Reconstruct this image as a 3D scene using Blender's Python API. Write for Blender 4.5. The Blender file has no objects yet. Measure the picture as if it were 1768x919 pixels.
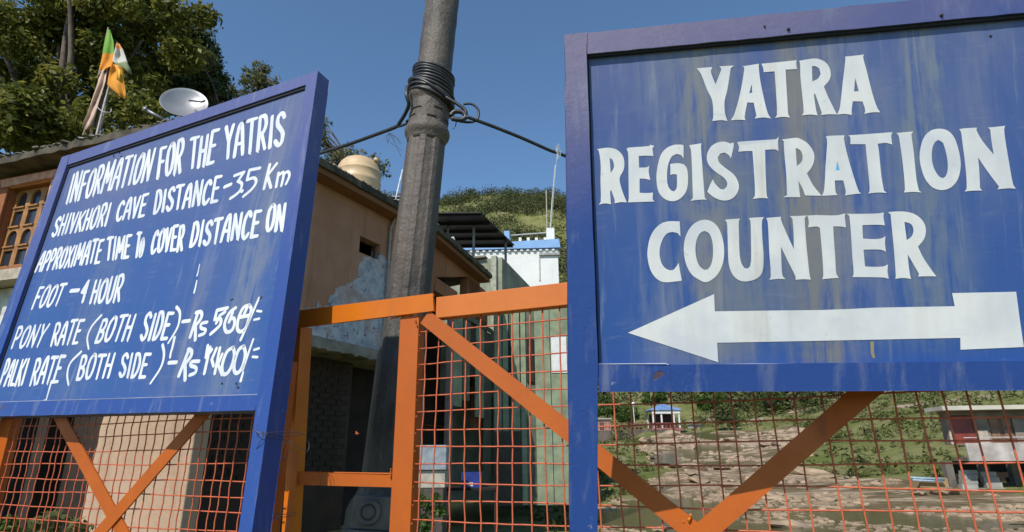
import bpy, bmesh, math, random
import numpy as np
from mathutils import Vector, Matrix, noise
from mathutils.geometry import tessellate_polygon
R_ = math.radians
random.seed(7)
S = bpy.context.scene
COL = S.collection

# ------------------------------------------------------------------ camera
FPX, CX, CY = 1000.0, 884.0, 459.5
CAMZ = 1.2
PITCH, ROLL = 18.0, -0.5
CM = (Matrix.Rotation(R_(90 + PITCH), 4, 'X') @ Matrix.Rotation(R_(ROLL), 4, 'Z'))
CM.translation = (0, 0, CAMZ)
cd = bpy.data.cameras.new('camera')
cd.sensor_width = 36.0
cd.lens = FPX / 1768 * 36.0
cd.clip_start = 0.05
cd.clip_end = 3000
cam = bpy.data.objects.new('camera', cd)
cam.matrix_world = CM
COL.objects.link(cam)
S.camera = cam

# ------------------------------------------------------------------ light
SUN_EL, SUN_AZ = 45.0, 28.0           # azimuth: degrees to the left of straight behind the camera
w = bpy.data.worlds.new('World'); S.world = w; w.use_nodes = True
nt = w.node_tree
bg = nt.nodes['Background']
sk = nt.nodes.new('ShaderNodeTexSky'); sk.sky_type = 'NISHITA'; sk.sun_disc = False
sk.sun_elevation = R_(SUN_EL); sk.sun_rotation = R_(180 + SUN_AZ)
sk.air_density = 1.0; sk.dust_density = 0.15; sk.ozone_density = 3.2; sk.altitude = 0
tint = nt.nodes.new('ShaderNodeMix'); tint.data_type = 'RGBA'; tint.blend_type = 'MULTIPLY'; tint.inputs[0].default_value = 1.0
tint.inputs[7].default_value = (.86, 1.0, 1.04, 1)        # clear dry mountain air
nt.links.new(sk.outputs[0], tint.inputs[6]); nt.links.new(tint.outputs[2], bg.inputs[0]); bg.inputs[1].default_value = 0.15
sl = bpy.data.lights.new('sun', 'SUN'); sl.energy = 4.4; sl.angle = R_(0.5); sl.color = (1, .95, .87)
so = bpy.data.objects.new('sun', sl); COL.objects.link(so)
sdir = Vector((-math.sin(R_(SUN_AZ)) * math.cos(R_(SUN_EL)), -math.cos(R_(SUN_AZ)) * math.cos(R_(SUN_EL)), math.sin(R_(SUN_EL))))
so.rotation_euler = sdir.to_track_quat('Z', 'Y').to_euler()
so.location = (-4, -6, 8)
S.view_settings.view_transform = 'Standard'
S.view_settings.look = 'None'
S.view_settings.exposure = 0.0
S.view_settings.gamma = 1.0
S.render.engine = 'CYCLES'
S.cycles.samples = 96
S.cycles.use_denoising = True
S.render.resolution_x = 1024; S.render.resolution_y = 532

# ------------------------------------------------------------------ helpers: rays
M3 = CM.to_3x3(); EYE = Vector((0, 0, CAMZ))
def ray(px, py): return M3 @ Vector(((px - CX) / FPX, (CY - py) / FPX, -1.0))
def PZ(px, py, Z): return EYE + ray(px, py) * Z                 # point at camera depth Z
def PY(px, py, Y):                                              # point at forward distance Y
    r = ray(px, py); return EYE + r * (Y / r.y)

class Frame:
    """a local frame: x along the thing, y away from the viewer, z up the thing"""
    def __init__(s, O, ux, uz):
        ux = ux.normalized(); uy = uz.cross(ux).normalized(); uz = ux.cross(uy).normalized()
        s.M = Matrix((ux, uy, uz)).transposed().to_4x4(); s.M.translation = O
        s.I = s.M.inverted()
    def loc(s, px, py, c=0.0):                                  # pixel -> local (x, z) on the plane y = c
        o = s.I @ EYE; d = s.I.to_3x3() @ ray(px, py)
        t = (c - o.y) / d.y; p = o + d * t
        return (p.x, p.z)
    def L(s, pts, c=0.0): return [s.loc(x, y, c) for x, y in pts]
    def pt(s, x, y, z): return s.M @ Vector((x, y, z))

# ------------------------------------------------------------------ helpers: mesh building
class MB:
    def __init__(s): s.v = []; s.f = []; s.m = []
    def add(s, vs, fs, mi=0):
        b = len(s.v); s.v += [tuple(v) for v in vs]; s.f += [tuple(b + i for i in f) for f in fs]; s.m += [mi] * len(fs); return s
    def box(s, x0, x1, y0, y1, z0, z1, mi=0):
        vs = [(x0,y0,z0),(x1,y0,z0),(x1,y1,z0),(x0,y1,z0),(x0,y0,z1),(x1,y0,z1),(x1,y1,z1),(x0,y1,z1)]
        return s.add(vs, [(0,3,2,1),(4,5,6,7),(0,1,5,4),(1,2,6,5),(2,3,7,6),(3,0,4,7)], mi)
    def hexa(s, b4, t4, mi=0):
        return s.add(list(b4) + list(t4), [(0,3,2,1),(4,5,6,7),(0,1,5,4),(1,2,6,5),(2,3,7,6),(3,0,4,7)], mi)
    def prism(s, poly, c0, c1, holes=(), mi=0, sheet=False):
        """poly in (x, z), pushed from y=c0 (front) to y=c1 (back)"""
        loops = [list(poly)] + [list(h) for h in holes]
        flat = [p for l in loops for p in l]
        tris = tessellate_polygon([[Vector((p[0], p[1], 0)) for p in l] for l in loops])
        n = len(flat)
        fr = [(p[0], c0, p[1]) for p in flat]; bk = [(p[0], c1, p[1]) for p in flat]
        ft = []
        for t in tris:
            a, b, c = [flat[i] for i in t]
            ar = (b[0]-a[0])*(c[1]-a[1]) - (b[1]-a[1])*(c[0]-a[0])
            ft.append(tuple(t) if ar > 0 else tuple(reversed(t)))
        if sheet: return s.add(fr, ft, mi)
        fs = list(ft) + [tuple(i + n for i in reversed(t)) for t in ft]
        o = 0
        for l in loops:
            k = len(l)
            for i in range(k):
                a, b = o + i, o + (i + 1) % k; fs.append((a, b, b + n, a + n))
            o += k
        return s.add(fr + bk, fs, mi)
    def tube(s, pts, r, n=8, mi=0, caps=True):
        pts = [Vector(p) for p in pts]; rs = r if isinstance(r, (list, tuple)) else [r] * len(pts)
        vs = []; fs = []; prev = None
        for i, p in enumerate(pts):
            d = (pts[min(i + 1, len(pts) - 1)] - pts[max(i - 1, 0)])
            d = d.normalized() if d.length > 1e-9 else Vector((0, 0, 1))
            if prev is None:
                a = Vector((0, 0, 1)) if abs(d.z) < .9 else Vector((1, 0, 0)); u = d.cross(a).normalized()
            else:
                u = (prev - d * prev.dot(d)).normalized()
            prev = u; v = d.cross(u)
            for k in range(n):
                t = 2 * math.pi * k / n; vs.append(p + (u * math.cos(t) + v * math.sin(t)) * rs[i])
        for i in range(len(pts) - 1):
            for k in range(n):
                a = i * n + k; b = i * n + (k + 1) % n; fs.append((a, b, b + n, a + n))
        if caps:
            fs.append(tuple(reversed(range(n)))); fs.append(tuple(range((len(pts) - 1) * n, len(pts) * n)))
        return s.add(vs, fs, mi)
    def lathe(s, prof, n=24, M=None, mi=0, mod=None):
        """prof: (radius, z); mod(theta, z) scales the radius"""
        vs = []; fs = []
        for r, z in prof:
            for k in range(n):
                t = 2 * math.pi * k / n; q = r * (mod(t, z) if mod else 1)
                p = Vector((q * math.cos(t), q * math.sin(t), z)); vs.append(M @ p if M else p)
        for i in range(len(prof) - 1):
            for k in range(n):
                a = i * n + k; b = i * n + (k + 1) % n; fs.append((a, b, b + n, a + n))
        fs.append(tuple(reversed(range(n)))); fs.append(tuple(range((len(prof) - 1) * n, len(prof) * n)))
        return s.add(vs, fs, mi)
    def mesh(s, name, mats, smooth=False):
        me = bpy.data.meshes.new(name); me.from_pydata(s.v, [], s.f)
        for m in (mats if isinstance(mats, (list, tuple)) else [mats]): me.materials.append(m)
        if any(s.m): me.polygons.foreach_set('material_index', s.m)
        if smooth: me.polygons.foreach_set('use_smooth', [True] * len(me.polygons))
        me.update(); return me
    def obj(s, name, mats, parent=None, smooth=False, bevel=0, auto=None):
        o = bpy.data.objects.new(name, s.mesh(name, mats, smooth)); COL.objects.link(o)
        if parent is not None: o.parent = parent
        if bevel:
            b = o.modifiers.new('bevel', 'BEVEL'); b.width = bevel; b.segments = 2; b.limit_method = 'ANGLE'; b.angle_limit = R_(40)
        if auto:
            o.data.polygons.foreach_set('use_smooth', [True] * len(o.data.polygons))
            es = o.data.edges; bm = bmesh.new(); bm.from_mesh(o.data)
            for e in bm.edges:
                if len(e.link_faces) == 2 and e.calc_face_angle(0) > R_(auto): e.smooth = False
            bm.to_mesh(o.data); bm.free()
        return o

def tag(o, label=None, cat=None, group=None, kind=None):
    if label: o['label'] = label
    if cat: o['category'] = cat
    if group: o['group'] = group
    if kind: o['kind'] = kind
    return o
def root(name, loc=(0, 0, 0), frame=None, **k):
    o = bpy.data.objects.new(name, None); COL.objects.link(o); o.empty_display_size = .1
    if frame is not None: o.matrix_world = frame.M
    else: o.location = loc
    return tag(o, **k)
def copy_tree(o, parent=None):
    c = o.copy(); COL.objects.link(c)
    if parent is not None: c.parent = parent
    for ch in list(o.children): copy_tree(ch, c)
    return c

# ------------------------------------------------------------------ helpers: materials
class NT:
    def __init__(s, name):
        s.m = bpy.data.materials.new(name); s.m.use_nodes = True
        s.t = s.m.node_tree; s.b = s.t.nodes['Principled BSDF']; s.out = s.t.nodes['Material Output']
        s.tc = s.t.nodes.new('ShaderNodeTexCoord')
    def n(s, typ, **k):
        x = s.t.nodes.new(typ)
        for a, v in k.items(): setattr(x, a, v)
        return x
    def ln(s, a, b): s.t.links.new(a, b); return s
    def val(s, sock, v):
        if hasattr(v, 'is_linked') or isinstance(v, bpy.types.NodeSocket): s.ln(v, sock)
        else: sock.default_value = v
    def co(s, scale=(1, 1, 1), space='Object', loc=(0, 0, 0), rot=(0, 0, 0)):
        mp = s.n('ShaderNodeMapping'); s.ln(s.tc.outputs[space], mp.inputs[0])
        mp.inputs['Scale'].default_value = scale; mp.inputs['Location'].default_value = loc; mp.inputs['Rotation'].default_value = rot
        return mp.outputs[0]
    def noise(s, scale, co=None, detail=4, rough=.55, dist=0):
        x = s.n('ShaderNodeTexNoise'); x.inputs['Scale'].default_value = scale; x.inputs['Detail'].default_value = detail
        x.inputs['Roughness'].default_value = rough; x.inputs['Distortion'].default_value = dist
        s.ln(co if co is not None else s.tc.outputs['Object'], x.inputs['Vector']); return x.outputs['Fac']
    def voro(s, scale, co=None, feature='F1'):
        x = s.n('ShaderNodeTexVoronoi'); x.feature = feature; x.inputs['Scale'].default_value = scale
        s.ln(co if co is not None else s.tc.outputs['Object'], x.inputs['Vector']); return x
    def math(s, op, a, b=0.0, clamp=False):
        x = s.n('ShaderNodeMath', operation=op, use_clamp=clamp); s.val(x.inputs[0], a); s.val(x.inputs[1], b); return x.outputs[0]
    def ramp(s, f, lo, hi, a=0.0, b=1.0):
        x = s.n('ShaderNodeMapRange'); x.interpolation_type = 'SMOOTHSTEP'; s.val(x.inputs[0], f)
        x.inputs[1].default_value = lo; x.inputs[2].default_value = hi; x.inputs[3].default_value = a; x.inputs[4].default_value = b; return x.outputs[0]
    def mix(s, f, a, b, mode='MIX'):
        x = s.n('ShaderNodeMix', data_type='RGBA', blend_type=mode); s.val(x.inputs[0], f)
        for i, v in ((6, a), (7, b)):
            if isinstance(v, (tuple, list)): x.inputs[i].default_value = (*v[:3], 1)
            else: s.ln(v, x.inputs[i])
        return x.outputs[2]
    def xyz(s, space='Object'):
        x = s.n('ShaderNodeSeparateXYZ'); s.ln(s.tc.outputs[space], x.inputs[0]); return x.outputs
    def bump(s, h, strength=.3, dist=.002, prev=None):
        x = s.n('ShaderNodeBump'); x.inputs['Strength'].default_value = strength; x.inputs['Distance'].default_value = dist
        s.ln(h, x.inputs['Height'])
        if prev: s.ln(prev, x.inputs['Normal'])
        return x.outputs[0]
    def done(s, col=None, rough=.6, nrm=None, metal=0, spec=None):
        if col is not None:
            if isinstance(col, (tuple, list)): s.b.inputs['Base Color'].default_value = (*col[:3], 1)
            else: s.ln(col, s.b.inputs['Base Color'])
        s.val(s.b.inputs['Roughness'], rough); s.b.inputs['Metallic'].default_value = metal
        if spec is not None: s.b.inputs['Specular IOR Level'].default_value = spec
        if nrm: s.ln(nrm, s.b.inputs['Normal'])
        return s.m

def worn_paint(name, c1, c2, dirt=(.12, .1, .08), rough=.45, dirt_amt=.5, scale=6, bump=.4, spec=.4):
    t = NT(name)
    n1 = t.noise(scale, detail=6); n2 = t.noise(scale * 9, detail=5, rough=.7); n3 = t.noise(scale * .6, t.co((3, 3, .7)), detail=6, dist=.6)
    c = t.mix(t.ramp(n1, .3, .7), c1, c2)
    c = t.mix(t.math('MULTIPLY', t.ramp(n3, .58, .75), dirt_amt), c, dirt)
    c = t.mix(t.math('MULTIPLY', t.ramp(n2, .66, .76), dirt_amt * .8), c, dirt)
    chip = t.ramp(t.noise(scale * 2.3, detail=9, rough=.7), .685, .70)
    c = t.mix(t.math('MULTIPLY', chip, min(1, dirt_amt * 1.8)), c, tuple(x * .6 for x in dirt))
    h = t.math('SUBTRACT', t.math('ADD', t.noise(scale * 4, detail=3), t.math('MULTIPLY', n2, .5)), chip)
    return t.done(c, t.ramp(n1, .3, .7, rough - .1, rough + .12), t.bump(h, bump, .002), spec=spec)

# orange gate paints
ORANGE = worn_paint('orange gate paint', (.48, .105, .007), (.41, .088, .007), dirt=(.16, .045, .02), dirt_amt=.5, rough=.5)
ORANGE2 = worn_paint('fresh orange paint', (.62, .155, .002), (.54, .125, .002), dirt=(.3, .09, .02), dirt_amt=.25, rough=.4)
SALMON = worn_paint('salmon orange paint', (.62, .17, .022), (.54, .137, .018), dirt=(.20, .06, .03), dirt_amt=.5, rough=.5)
WIREM = worn_paint('wire paint', (.62, .15, .065), (.45, .09, .04), dirt=(.14, .06, .04), dirt_amt=.6, scale=25, rough=.5)

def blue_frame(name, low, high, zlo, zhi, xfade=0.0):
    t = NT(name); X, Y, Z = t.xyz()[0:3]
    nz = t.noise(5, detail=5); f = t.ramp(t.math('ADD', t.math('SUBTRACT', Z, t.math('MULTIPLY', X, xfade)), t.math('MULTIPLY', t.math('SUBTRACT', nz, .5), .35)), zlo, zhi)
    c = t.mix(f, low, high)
    n2 = t.noise(3.2, t.co((6, 6, 1.2)), detail=7, rough=.65, dist=.5)
    c = t.mix(t.math('MULTIPLY', t.ramp(n2, .52, .72), .45), c, (.24, .26, .34))
    n3 = t.noise(60, detail=4, rough=.7)
    c = t.mix(t.math('MULTIPLY', t.ramp(n3, .64, .72), .6), c, (.03, .035, .08))
    n4 = t.noise(16, detail=6, rough=.75)
    c = t.mix(t.math('MULTIPLY', t.ramp(n4, .66, .70), .55), c, (.35, .36, .42))
    n5 = t.noise(8, detail=8, rough=.6)
    ch = t.ramp(n5, .69, .705)
    c = t.mix(t.math('MULTIPLY', ch, .8), c, (.10, .055, .04))
    h = t.math('ADD', t.math('ADD', t.math('MULTIPLY', t.noise(90, detail=3), t.ramp(nz, .4, .65)), t.noise(14, detail=4)), t.math('MULTIPLY', ch, -.6))
    return t.done(c, .5, t.bump(h, .45, .003), spec=.35)
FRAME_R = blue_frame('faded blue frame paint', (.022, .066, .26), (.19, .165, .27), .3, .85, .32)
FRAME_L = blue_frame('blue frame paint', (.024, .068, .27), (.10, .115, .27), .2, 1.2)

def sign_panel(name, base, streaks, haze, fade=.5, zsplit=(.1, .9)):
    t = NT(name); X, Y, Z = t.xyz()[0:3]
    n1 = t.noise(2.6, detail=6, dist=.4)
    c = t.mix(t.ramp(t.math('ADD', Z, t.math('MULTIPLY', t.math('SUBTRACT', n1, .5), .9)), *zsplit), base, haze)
    # long dirty streaks that ran down the board
    drip = t.noise(1, t.co((38, 1, 2.6)), detail=8, rough=.65, dist=.6)
    drip2 = t.noise(1, t.co((9, 1, 3.0)), detail=6, rough=.6, dist=.8)
    fine = t.noise(1, t.co((120, 1, 14)), detail=5, rough=.7)
    blot = t.noise(5.5, t.co((1.6, 1, 1)), detail=7, rough=.65, dist=.8)
    for (cx, wd, amt, col, zl, zh) in streaks:
        wob = t.math('MULTIPLY', t.math('SUBTRACT', drip2, .5), .16)
        d = t.math('ABSOLUTE', t.math('SUBTRACT', t.math('ADD', X, wob), cx))
        m = t.ramp(d, 0, wd, 1, 0)
        zz = t.math('MULTIPLY', t.ramp(Z, zl - .08, zl + .08), t.ramp(Z, zh - .1, zh + .12, 1, 0))
        k = t.math('MULTIPLY', m, t.ramp(t.math('ADD', t.math('MULTIPLY', drip, .55), t.math('MULTIPLY', blot, .45)), .38, .56))
        c = t.mix(t.math('MULTIPLY', t.math('MULTIPLY', k, zz), amt), c, col)
    br = t.noise(1, t.co((7, 1, 60), rot=(0, R_(12), 0)), detail=6, rough=.7, dist=.5)
    c = t.mix(t.math('MULTIPLY', t.math('MULTIPLY', t.ramp(br, .50, .70), t.ramp(blot, .42, .6)), .30), c, (.20, .235, .34))
    c = t.mix(t.math('MULTIPLY', t.ramp(blot, .35, .22), .45), c, tuple(a * .55 for a in base))
    chip = t.noise(11, detail=9, rough=.68)
    c = t.mix(t.math('MULTIPLY', t.ramp(chip, .70, .715), .75), c, (.20, .15, .13))
    pale = t.math('MULTIPLY', t.ramp(drip, .56, .76), .45)
    c = t.mix(pale, c, (.30, .34, .42))
    sc = t.noise(1, t.co((60, 1, 5), rot=(0, R_(50), 0)), detail=5, rough=.7)
    c = t.mix(t.math('MULTIPLY', t.ramp(sc, .62, .75), .3 * fade), c, (.40, .43, .48))
    c = t.mix(t.math('MULTIPLY', t.ramp(fine, .62, .8), .25), c, (.36, .38, .44))
    sp = t.noise(70, detail=3, rough=.6)
    c = t.mix(t.math('MULTIPLY', t.ramp(sp, .72, .76), .6), c, (.02, .02, .05))
    return t.done(c, t.ramp(drip2, .3, .7, .42, .6), t.bump(t.math('ADD', t.noise(6, detail=5), t.math('MULTIPLY', fine, .3)), .22, .003), spec=.3)

def white_lettering(name, thin=.5, grime=False):
    t = NT(name)
    n = t.noise(1, t.co((10, 10, 45)), detail=5, rough=.6, dist=.4)
    n2 = t.noise(7, detail=6, rough=.6)
    c = t.mix(t.ramp(n2, .35, .7), (.74, .74, .73), (.60, .62, .66))
    c = t.mix(t.math('MULTIPLY', t.ramp(n, .60, .78), thin), c, (.42, .46, .58))
    sp = t.noise(50, detail=4, rough=.7)
    c = t.mix(t.math('MULTIPLY', t.ramp(sp, .67, .73), thin), c, (.30, .31, .40))
    if grime:
        dr = t.noise(1, t.co((30, 1, 2.5)), detail=7, rough=.65)
        X = t.xyz()[0]; w_ = t.ramp(t.math('ABSOLUTE', t.math('SUBTRACT', X, .46)), .0, .12, 1, .3)
        c = t.mix(t.math('MULTIPLY', t.math('MULTIPLY', t.ramp(dr, .42, .68), w_), .5), c, (.50, .46, .38))
    return t.done(c, .5, t.bump(n, .15, .001), spec=.35)
WHITE_R = white_lettering('white brush paint', .45, True)
WHITE_L = white_lettering('white brush paint thin', .35)
DARKM = NT('dark rust').done((.02, .017, .015), .7)
def plain(name, col, rough=.6, metal=0, var=.25, scale=8, bump=.15, spec=None):
    t = NT(name); n1 = t.noise(scale, detail=6); d = tuple(x * (1 - var) for x in col); l = tuple(min(1, x * (1 + var * .6)) for x in col)
    return t.done(t.mix(t.ramp(n1, .3, .7), d, l), rough, t.bump(t.noise(scale * 6, detail=4), bump, .004), metal, spec)

# ------------------------------------------------------------------ the two boards: where they hang
def board_frame(quad, Zbr):
    r = [ray(*q) for q in quad]
    A = Matrix((r[1], r[3], -r[2])).transposed()
    b, d, c = A.inverted() @ r[0]
    k = Zbr / c
    TL, TR, BR, BL = EYE + r[0] * k, EYE + r[1] * b * k, EYE + r[2] * c * k, EYE + r[3] * d * k
    h = (TR - TL); v = (TL - BL)
    return Frame(BL, h, v), h.length, v.length
FL, LW, LH = board_frame([(107, 272), (549, 122), (466, 708), (-46, 720)], 1.70)
FR, RW, RH = board_frame([(975, 62), (1768, -17), (1822, 674), (982, 676)], 1.18)
print('L board', LW, LH, tuple(FL.M.translation), 'R board', RW, RH, tuple(FR.M.translation))

def ribbon(pts, r, n=3):
    """a brush stroke: polyline -> outline with round ends (2D)"""
    P = [Vector(p).to_2d() for p in pts]; L = []; Rr = []
    rs = r if isinstance(r, list) else [r] * len(P)
    for i, p in enumerate(P):
        if i == 0: d = P[1] - P[0]
        elif i == len(P) - 1: d = P[-1] - P[-2]
        else:
            d = (P[i + 1] - P[i]).normalized() + (P[i] - P[i - 1]).normalized()
            if d.length < .3: d = P[i + 1] - P[i]
        d = d.normalized() if d.length > 1e-9 else Vector((1, 0)); q = Vector((-d.y, d.x))
        L.append(p + q * rs[i]); Rr.append(p - q * rs[i])
    d = (P[-1] - P[-2]).normalized(); q = Vector((-d.y, d.x)); e = []
    for k in range(1, n + 1):
        a = math.pi * k / (n + 1); e.append(P[-1] + (q * math.cos(a) + d * math.sin(a)) * rs[-1])
    d = (P[0] - P[1]).normalized(); q = Vector((-d.y, d.x)); s = []
    for k in range(1, n + 1):
        a = math.pi * k / (n + 1); s.append(P[0] + (q * math.cos(a) + d * math.sin(a)) * rs[0])
    return L, e, Rr, s
def add_stroke(mb, pts, r, y):
    L, e, Rr, s = ribbon(pts, r)
    n = len(L); vs = [(p.x, y, p.y) for p in L + Rr + e + s]; fs = []
    for i in range(n - 1): fs.append((i, n + i, n + i + 1, i + 1))
    m = len(e); fs.append(tuple([n - 1] + [2 * n - 1] + list(range(2 * n + m - 1, 2 * n - 1, -1))))
    fs.append(tuple([0] + list(range(2 * n + 2 * m - 1, 2 * n + m - 1, -1))[::1] + [n]) if False else tuple([n, 0] + list(range(2 * n + 2 * m - 1, 2 * n + m - 1, -1))))
    mb.add(vs, fs)
def smooth_line(pts, k=4):
    P = [Vector(p).to_2d() for p in pts]; out = []
    for i in range(len(P) - 1):
        a = P[max(i - 1, 0)]; b = P[i]; c = P[i + 1]; d = P[min(i + 2, len(P) - 1)]
        for j in range(k):
            t = j / k
            out.append(.5 * ((2 * b) + (c - a) * t + (2 * a - 5 * b + 4 * c - d) * t * t + (3 * b - a - 3 * c + d) * t ** 3))
    out.append(P[-1]); return out

# ------------------------------------------------------------------ RIGHT BOARD
PAN = .015                                                       # the sheet lies this far behind the face of its frame
def rough_edge_poly(poly, step, amp, seed):
    rnd = random.Random(seed); out = []
    for i in range(len(poly)):
        a = Vector(poly[i]); b = Vector(poly[(i + 1) % len(poly)]); k = max(1, int((b - a).length / step))
        for j in range(k):
            p = a.lerp(b, j / k)
            out.append((p.x + rnd.uniform(-amp, amp), p.y + rnd.uniform(-amp, amp)) if j else (p.x, p.y))
    return out

rb = root('registration_board', frame=FR, label='large blue board painted YATRA REGISTRATION COUNTER above a white arrow', cat='signboard')
iTL, iBL = FR.loc(1018, 92), FR.loc(1028, 631)
topz = FR.loc(975, 62)[1]; W_ = RW + .0
inx = (iTL[0] + iBL[0]) / 2
inz = iBL[1]
a1 = FR.loc(1013, 57); a2 = FR.loc(1768, -20); b1 = FR.loc(1015, 93); b2 = FR.loc(1768, 22)
# sheet, rails, stiles
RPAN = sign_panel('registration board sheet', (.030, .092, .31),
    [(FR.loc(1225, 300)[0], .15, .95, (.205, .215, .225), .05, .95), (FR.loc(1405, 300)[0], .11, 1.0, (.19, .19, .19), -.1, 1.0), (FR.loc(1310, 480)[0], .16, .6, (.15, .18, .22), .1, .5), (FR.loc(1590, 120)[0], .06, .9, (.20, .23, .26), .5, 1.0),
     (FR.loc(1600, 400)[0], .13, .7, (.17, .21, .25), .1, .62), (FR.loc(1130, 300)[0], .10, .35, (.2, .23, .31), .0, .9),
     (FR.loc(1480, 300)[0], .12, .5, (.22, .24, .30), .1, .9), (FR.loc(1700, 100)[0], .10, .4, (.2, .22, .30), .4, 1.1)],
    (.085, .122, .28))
xr = FR.loc(1792, 10)[0]
def rail_quad(zl0, zr0, zl1, zr1, x0, x1): return [(x0, zl0), (x1, zr0), (x1, zr1), (x0, zl1)]
def lin(p, q, x): return p[1] + (q[1] - p[1]) * (x - p[0]) / (q[0] - p[0])
MB().prism([(inx - .03, inz - .03), (xr + .02, inz - .03), (xr + .02, lin(a1, a2, xr) - .03), (inx - .03, lin(a1, a2, inx) - .03)], PAN, PAN + .004).obj('sheet', RPAN, rb)
MB().prism(rough_edge_poly([(inx + .0005, lin(b1, b2, inx)), (xr, lin(b1, b2, xr)), (xr, lin(a1, a2, xr)), (inx + .0005, lin(a1, a2, inx))], .03, .0007, 3), 0, .05).obj('rail', FRAME_R, rb, bevel=.0015)
c1 = FR.loc(1030, 676); c2 = FR.loc(1768, 674)
jx = FR.loc(1157, 650)[0]
MB().prism([(inx + .0005, lin(c1, c2, inx)), (jx - .0006, lin(c1, c2, jx)), (jx + .0012, inz - .001), (inx + .0005, inz + .002)], .0005, .05).obj('rail', FRAME_R, rb, bevel=.0012)
MB().prism([(jx + .0006, lin(c1, c2, jx)), (xr, lin(c1, c2, xr)), (xr, inz), (jx + .002, inz - .0015)], 0, .05).obj('rail', FRAME_R, rb, bevel=.0012)
SHADEM = plain('black shade strip', (.012, .012, .018), .8)  # black strips stand in for the frame's shadow on the sheet
MB().prism([(inx + .001, lin(b1, b2, inx) - .0062), (xr - .001, lin(b1, b2, xr) - .0075), (xr - .001, lin(b1, b2, xr) - .0005), (inx + .001, lin(b1, b2, inx) - .0005)], .006, PAN - .0005).obj('shade_strip', SHADEM, rb)
MB().prism([(inx + .0005, inz + .004), (inx + .0028, inz + .004), (inx + .0032, lin(b1, b2, inx) - .008), (inx + .0005, lin(b1, b2, inx) - .008)], .010, PAN - .0005).obj('shade_strip', SHADEM, rb)
legz = -(FR.M.translation.z) / FR.M.col[2].z                     # where the leg meets the ground
lo = FR.loc(983, 919); tl = FR.loc(975, 62); tr = FR.loc(1013, 57)
def ext(p, q, z): return p[0] + (q[0] - p[0]) * (z - p[1]) / (q[1] - p[1])
xb = ext(tl, lo, legz)
i2 = FR.loc(1031, 919); it = FR.loc(1017, 90)
MB().prism(rough_edge_poly([(xb, legz), (ext(it, i2, legz), legz), (ext(it, i2, lo[1]), lo[1]), (inx - .0005, inz), (inx - .001, it[1]), (tr[0], tr[1]), (tl[0], tl[1] + .0005), lo], .05, .0006, 5), -.0015, .052).obj('leg', FRAME_R, rb, bevel=.0015)
MB().prism([(xr + .001, legz), (xr + .05, legz), (xr + .05, lin(a1, a2, xr)), (xr + .001, lin(a1, a2, xr))], -.0015, .052).obj('leg', FRAME_R, rb, bevel=.0015)
# screws and bolt holes
for (px, py, r) in [(1361, 51, .0035), (1625, 27, .0035), (1320, 46, .002)]:
    x, z = FR.loc(px, py)
    MB().lathe([(r, 0), (r, .002), (r * .7, .004), (0.0002, .004)], 12, Matrix.Translation((x, 0, z)) @ Matrix.Rotation(R_(90), 4, 'X')).obj('screw', DARKM, rb, smooth=True)
x, z = FR.loc(1718, 57); MB().lathe([(.003, 0), (.003, .001), (.002, .0015)], 10, Matrix.Translation((x, PAN, z)) @ Matrix.Rotation(R_(90), 4, 'X')).obj('screw', DARKM, rb)

def crop(x0, y0, sc): return lambda P: [(x0 + x * sc, y0 + y * sc) for x, y in P]
G_ = crop(1180, 80, .20362); H_ = crop(1020, 200, .21493); I_ = crop(1380, 200, .21946); J_ = crop(1100, 340, .17411); K_ = crop(1360, 340, .17411)
big = []
def BL_(f, o, h=None): big.append((f(o), [f(h)] if h else []))
BL_(G_, [(112,188),(180,183),(240,178),(243,190),(232,205),(236,235),(272,325),(318,205),(318,190),(305,172),(428,165),(400,190),(370,380),(348,465),(350,560),(360,600),(372,636),(320,628),(243,636),(252,600),(243,460),(200,370),(150,240)])
BL_(G_, [(497,172),(640,150),(638,175),(650,290),(690,480),(715,570),(742,615),(680,605),(603,615),(618,590),(595,480),(540,478),(518,600),(525,628),(460,625),(400,630),(430,580),(480,400),(515,200),(513,178)], [(575,330),(558,400),(582,397),(580,335)])
BL_(G_, [(660,150),(810,136),(960,120),(955,150),(962,195),(865,200),(870,300),(882,500),(888,580),(905,606),(840,600),(775,610),(792,580),(785,400),(772,215),(700,220),(680,222),(675,185)])
BL_(G_, [(980,125),(1090,107),(1140,108),(1200,135),(1235,180),(1248,240),(1235,290),(1190,345),(1230,440),(1300,580),(1230,578),(1165,585),(1172,565),(1115,405),(1105,410),(1120,520),(1135,588),(1080,580),(1003,588),(1018,560),(1005,400),(990,250),(988,150)], [(1088,170),(1092,300),(1140,275),(1162,235),(1150,190),(1120,172)])
BL_(G_, [(1368,90),(1450,82),(1530,72),(1522,95),(1550,200),(1600,400),(1640,520),(1668,562),(1600,562),(1532,575),(1540,545),(1518,470),(1435,468),(1425,540),(1425,585),(1370,575),(1302,582),(1325,520),(1350,300),(1372,110)], [(1455,270),(1445,385),(1485,382)])
BL_(H_, [(50,270),(140,258),(210,275),(255,320),(270,380),(262,440),(232,500),(240,560),(262,630),(290,697),(240,695),(190,705),(192,680),(165,600),(155,605),(160,690),(163,712),(115,705),(62,715),(80,690),(78,520),(80,400),(65,285)], [(152,340),(160,460),(180,430),(188,400),(175,355)])
BL_(H_, [(287,268),(300,258),(465,245),(478,235),(510,243),(495,265),(503,325),(440,322),(385,325),(388,418),(450,415),(470,402),(465,450),(478,518),(440,508),(392,505),(392,620),(450,622),(500,618),(498,670),(512,690),(420,693),(300,697),(305,660),(303,500),(300,300)])
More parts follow.
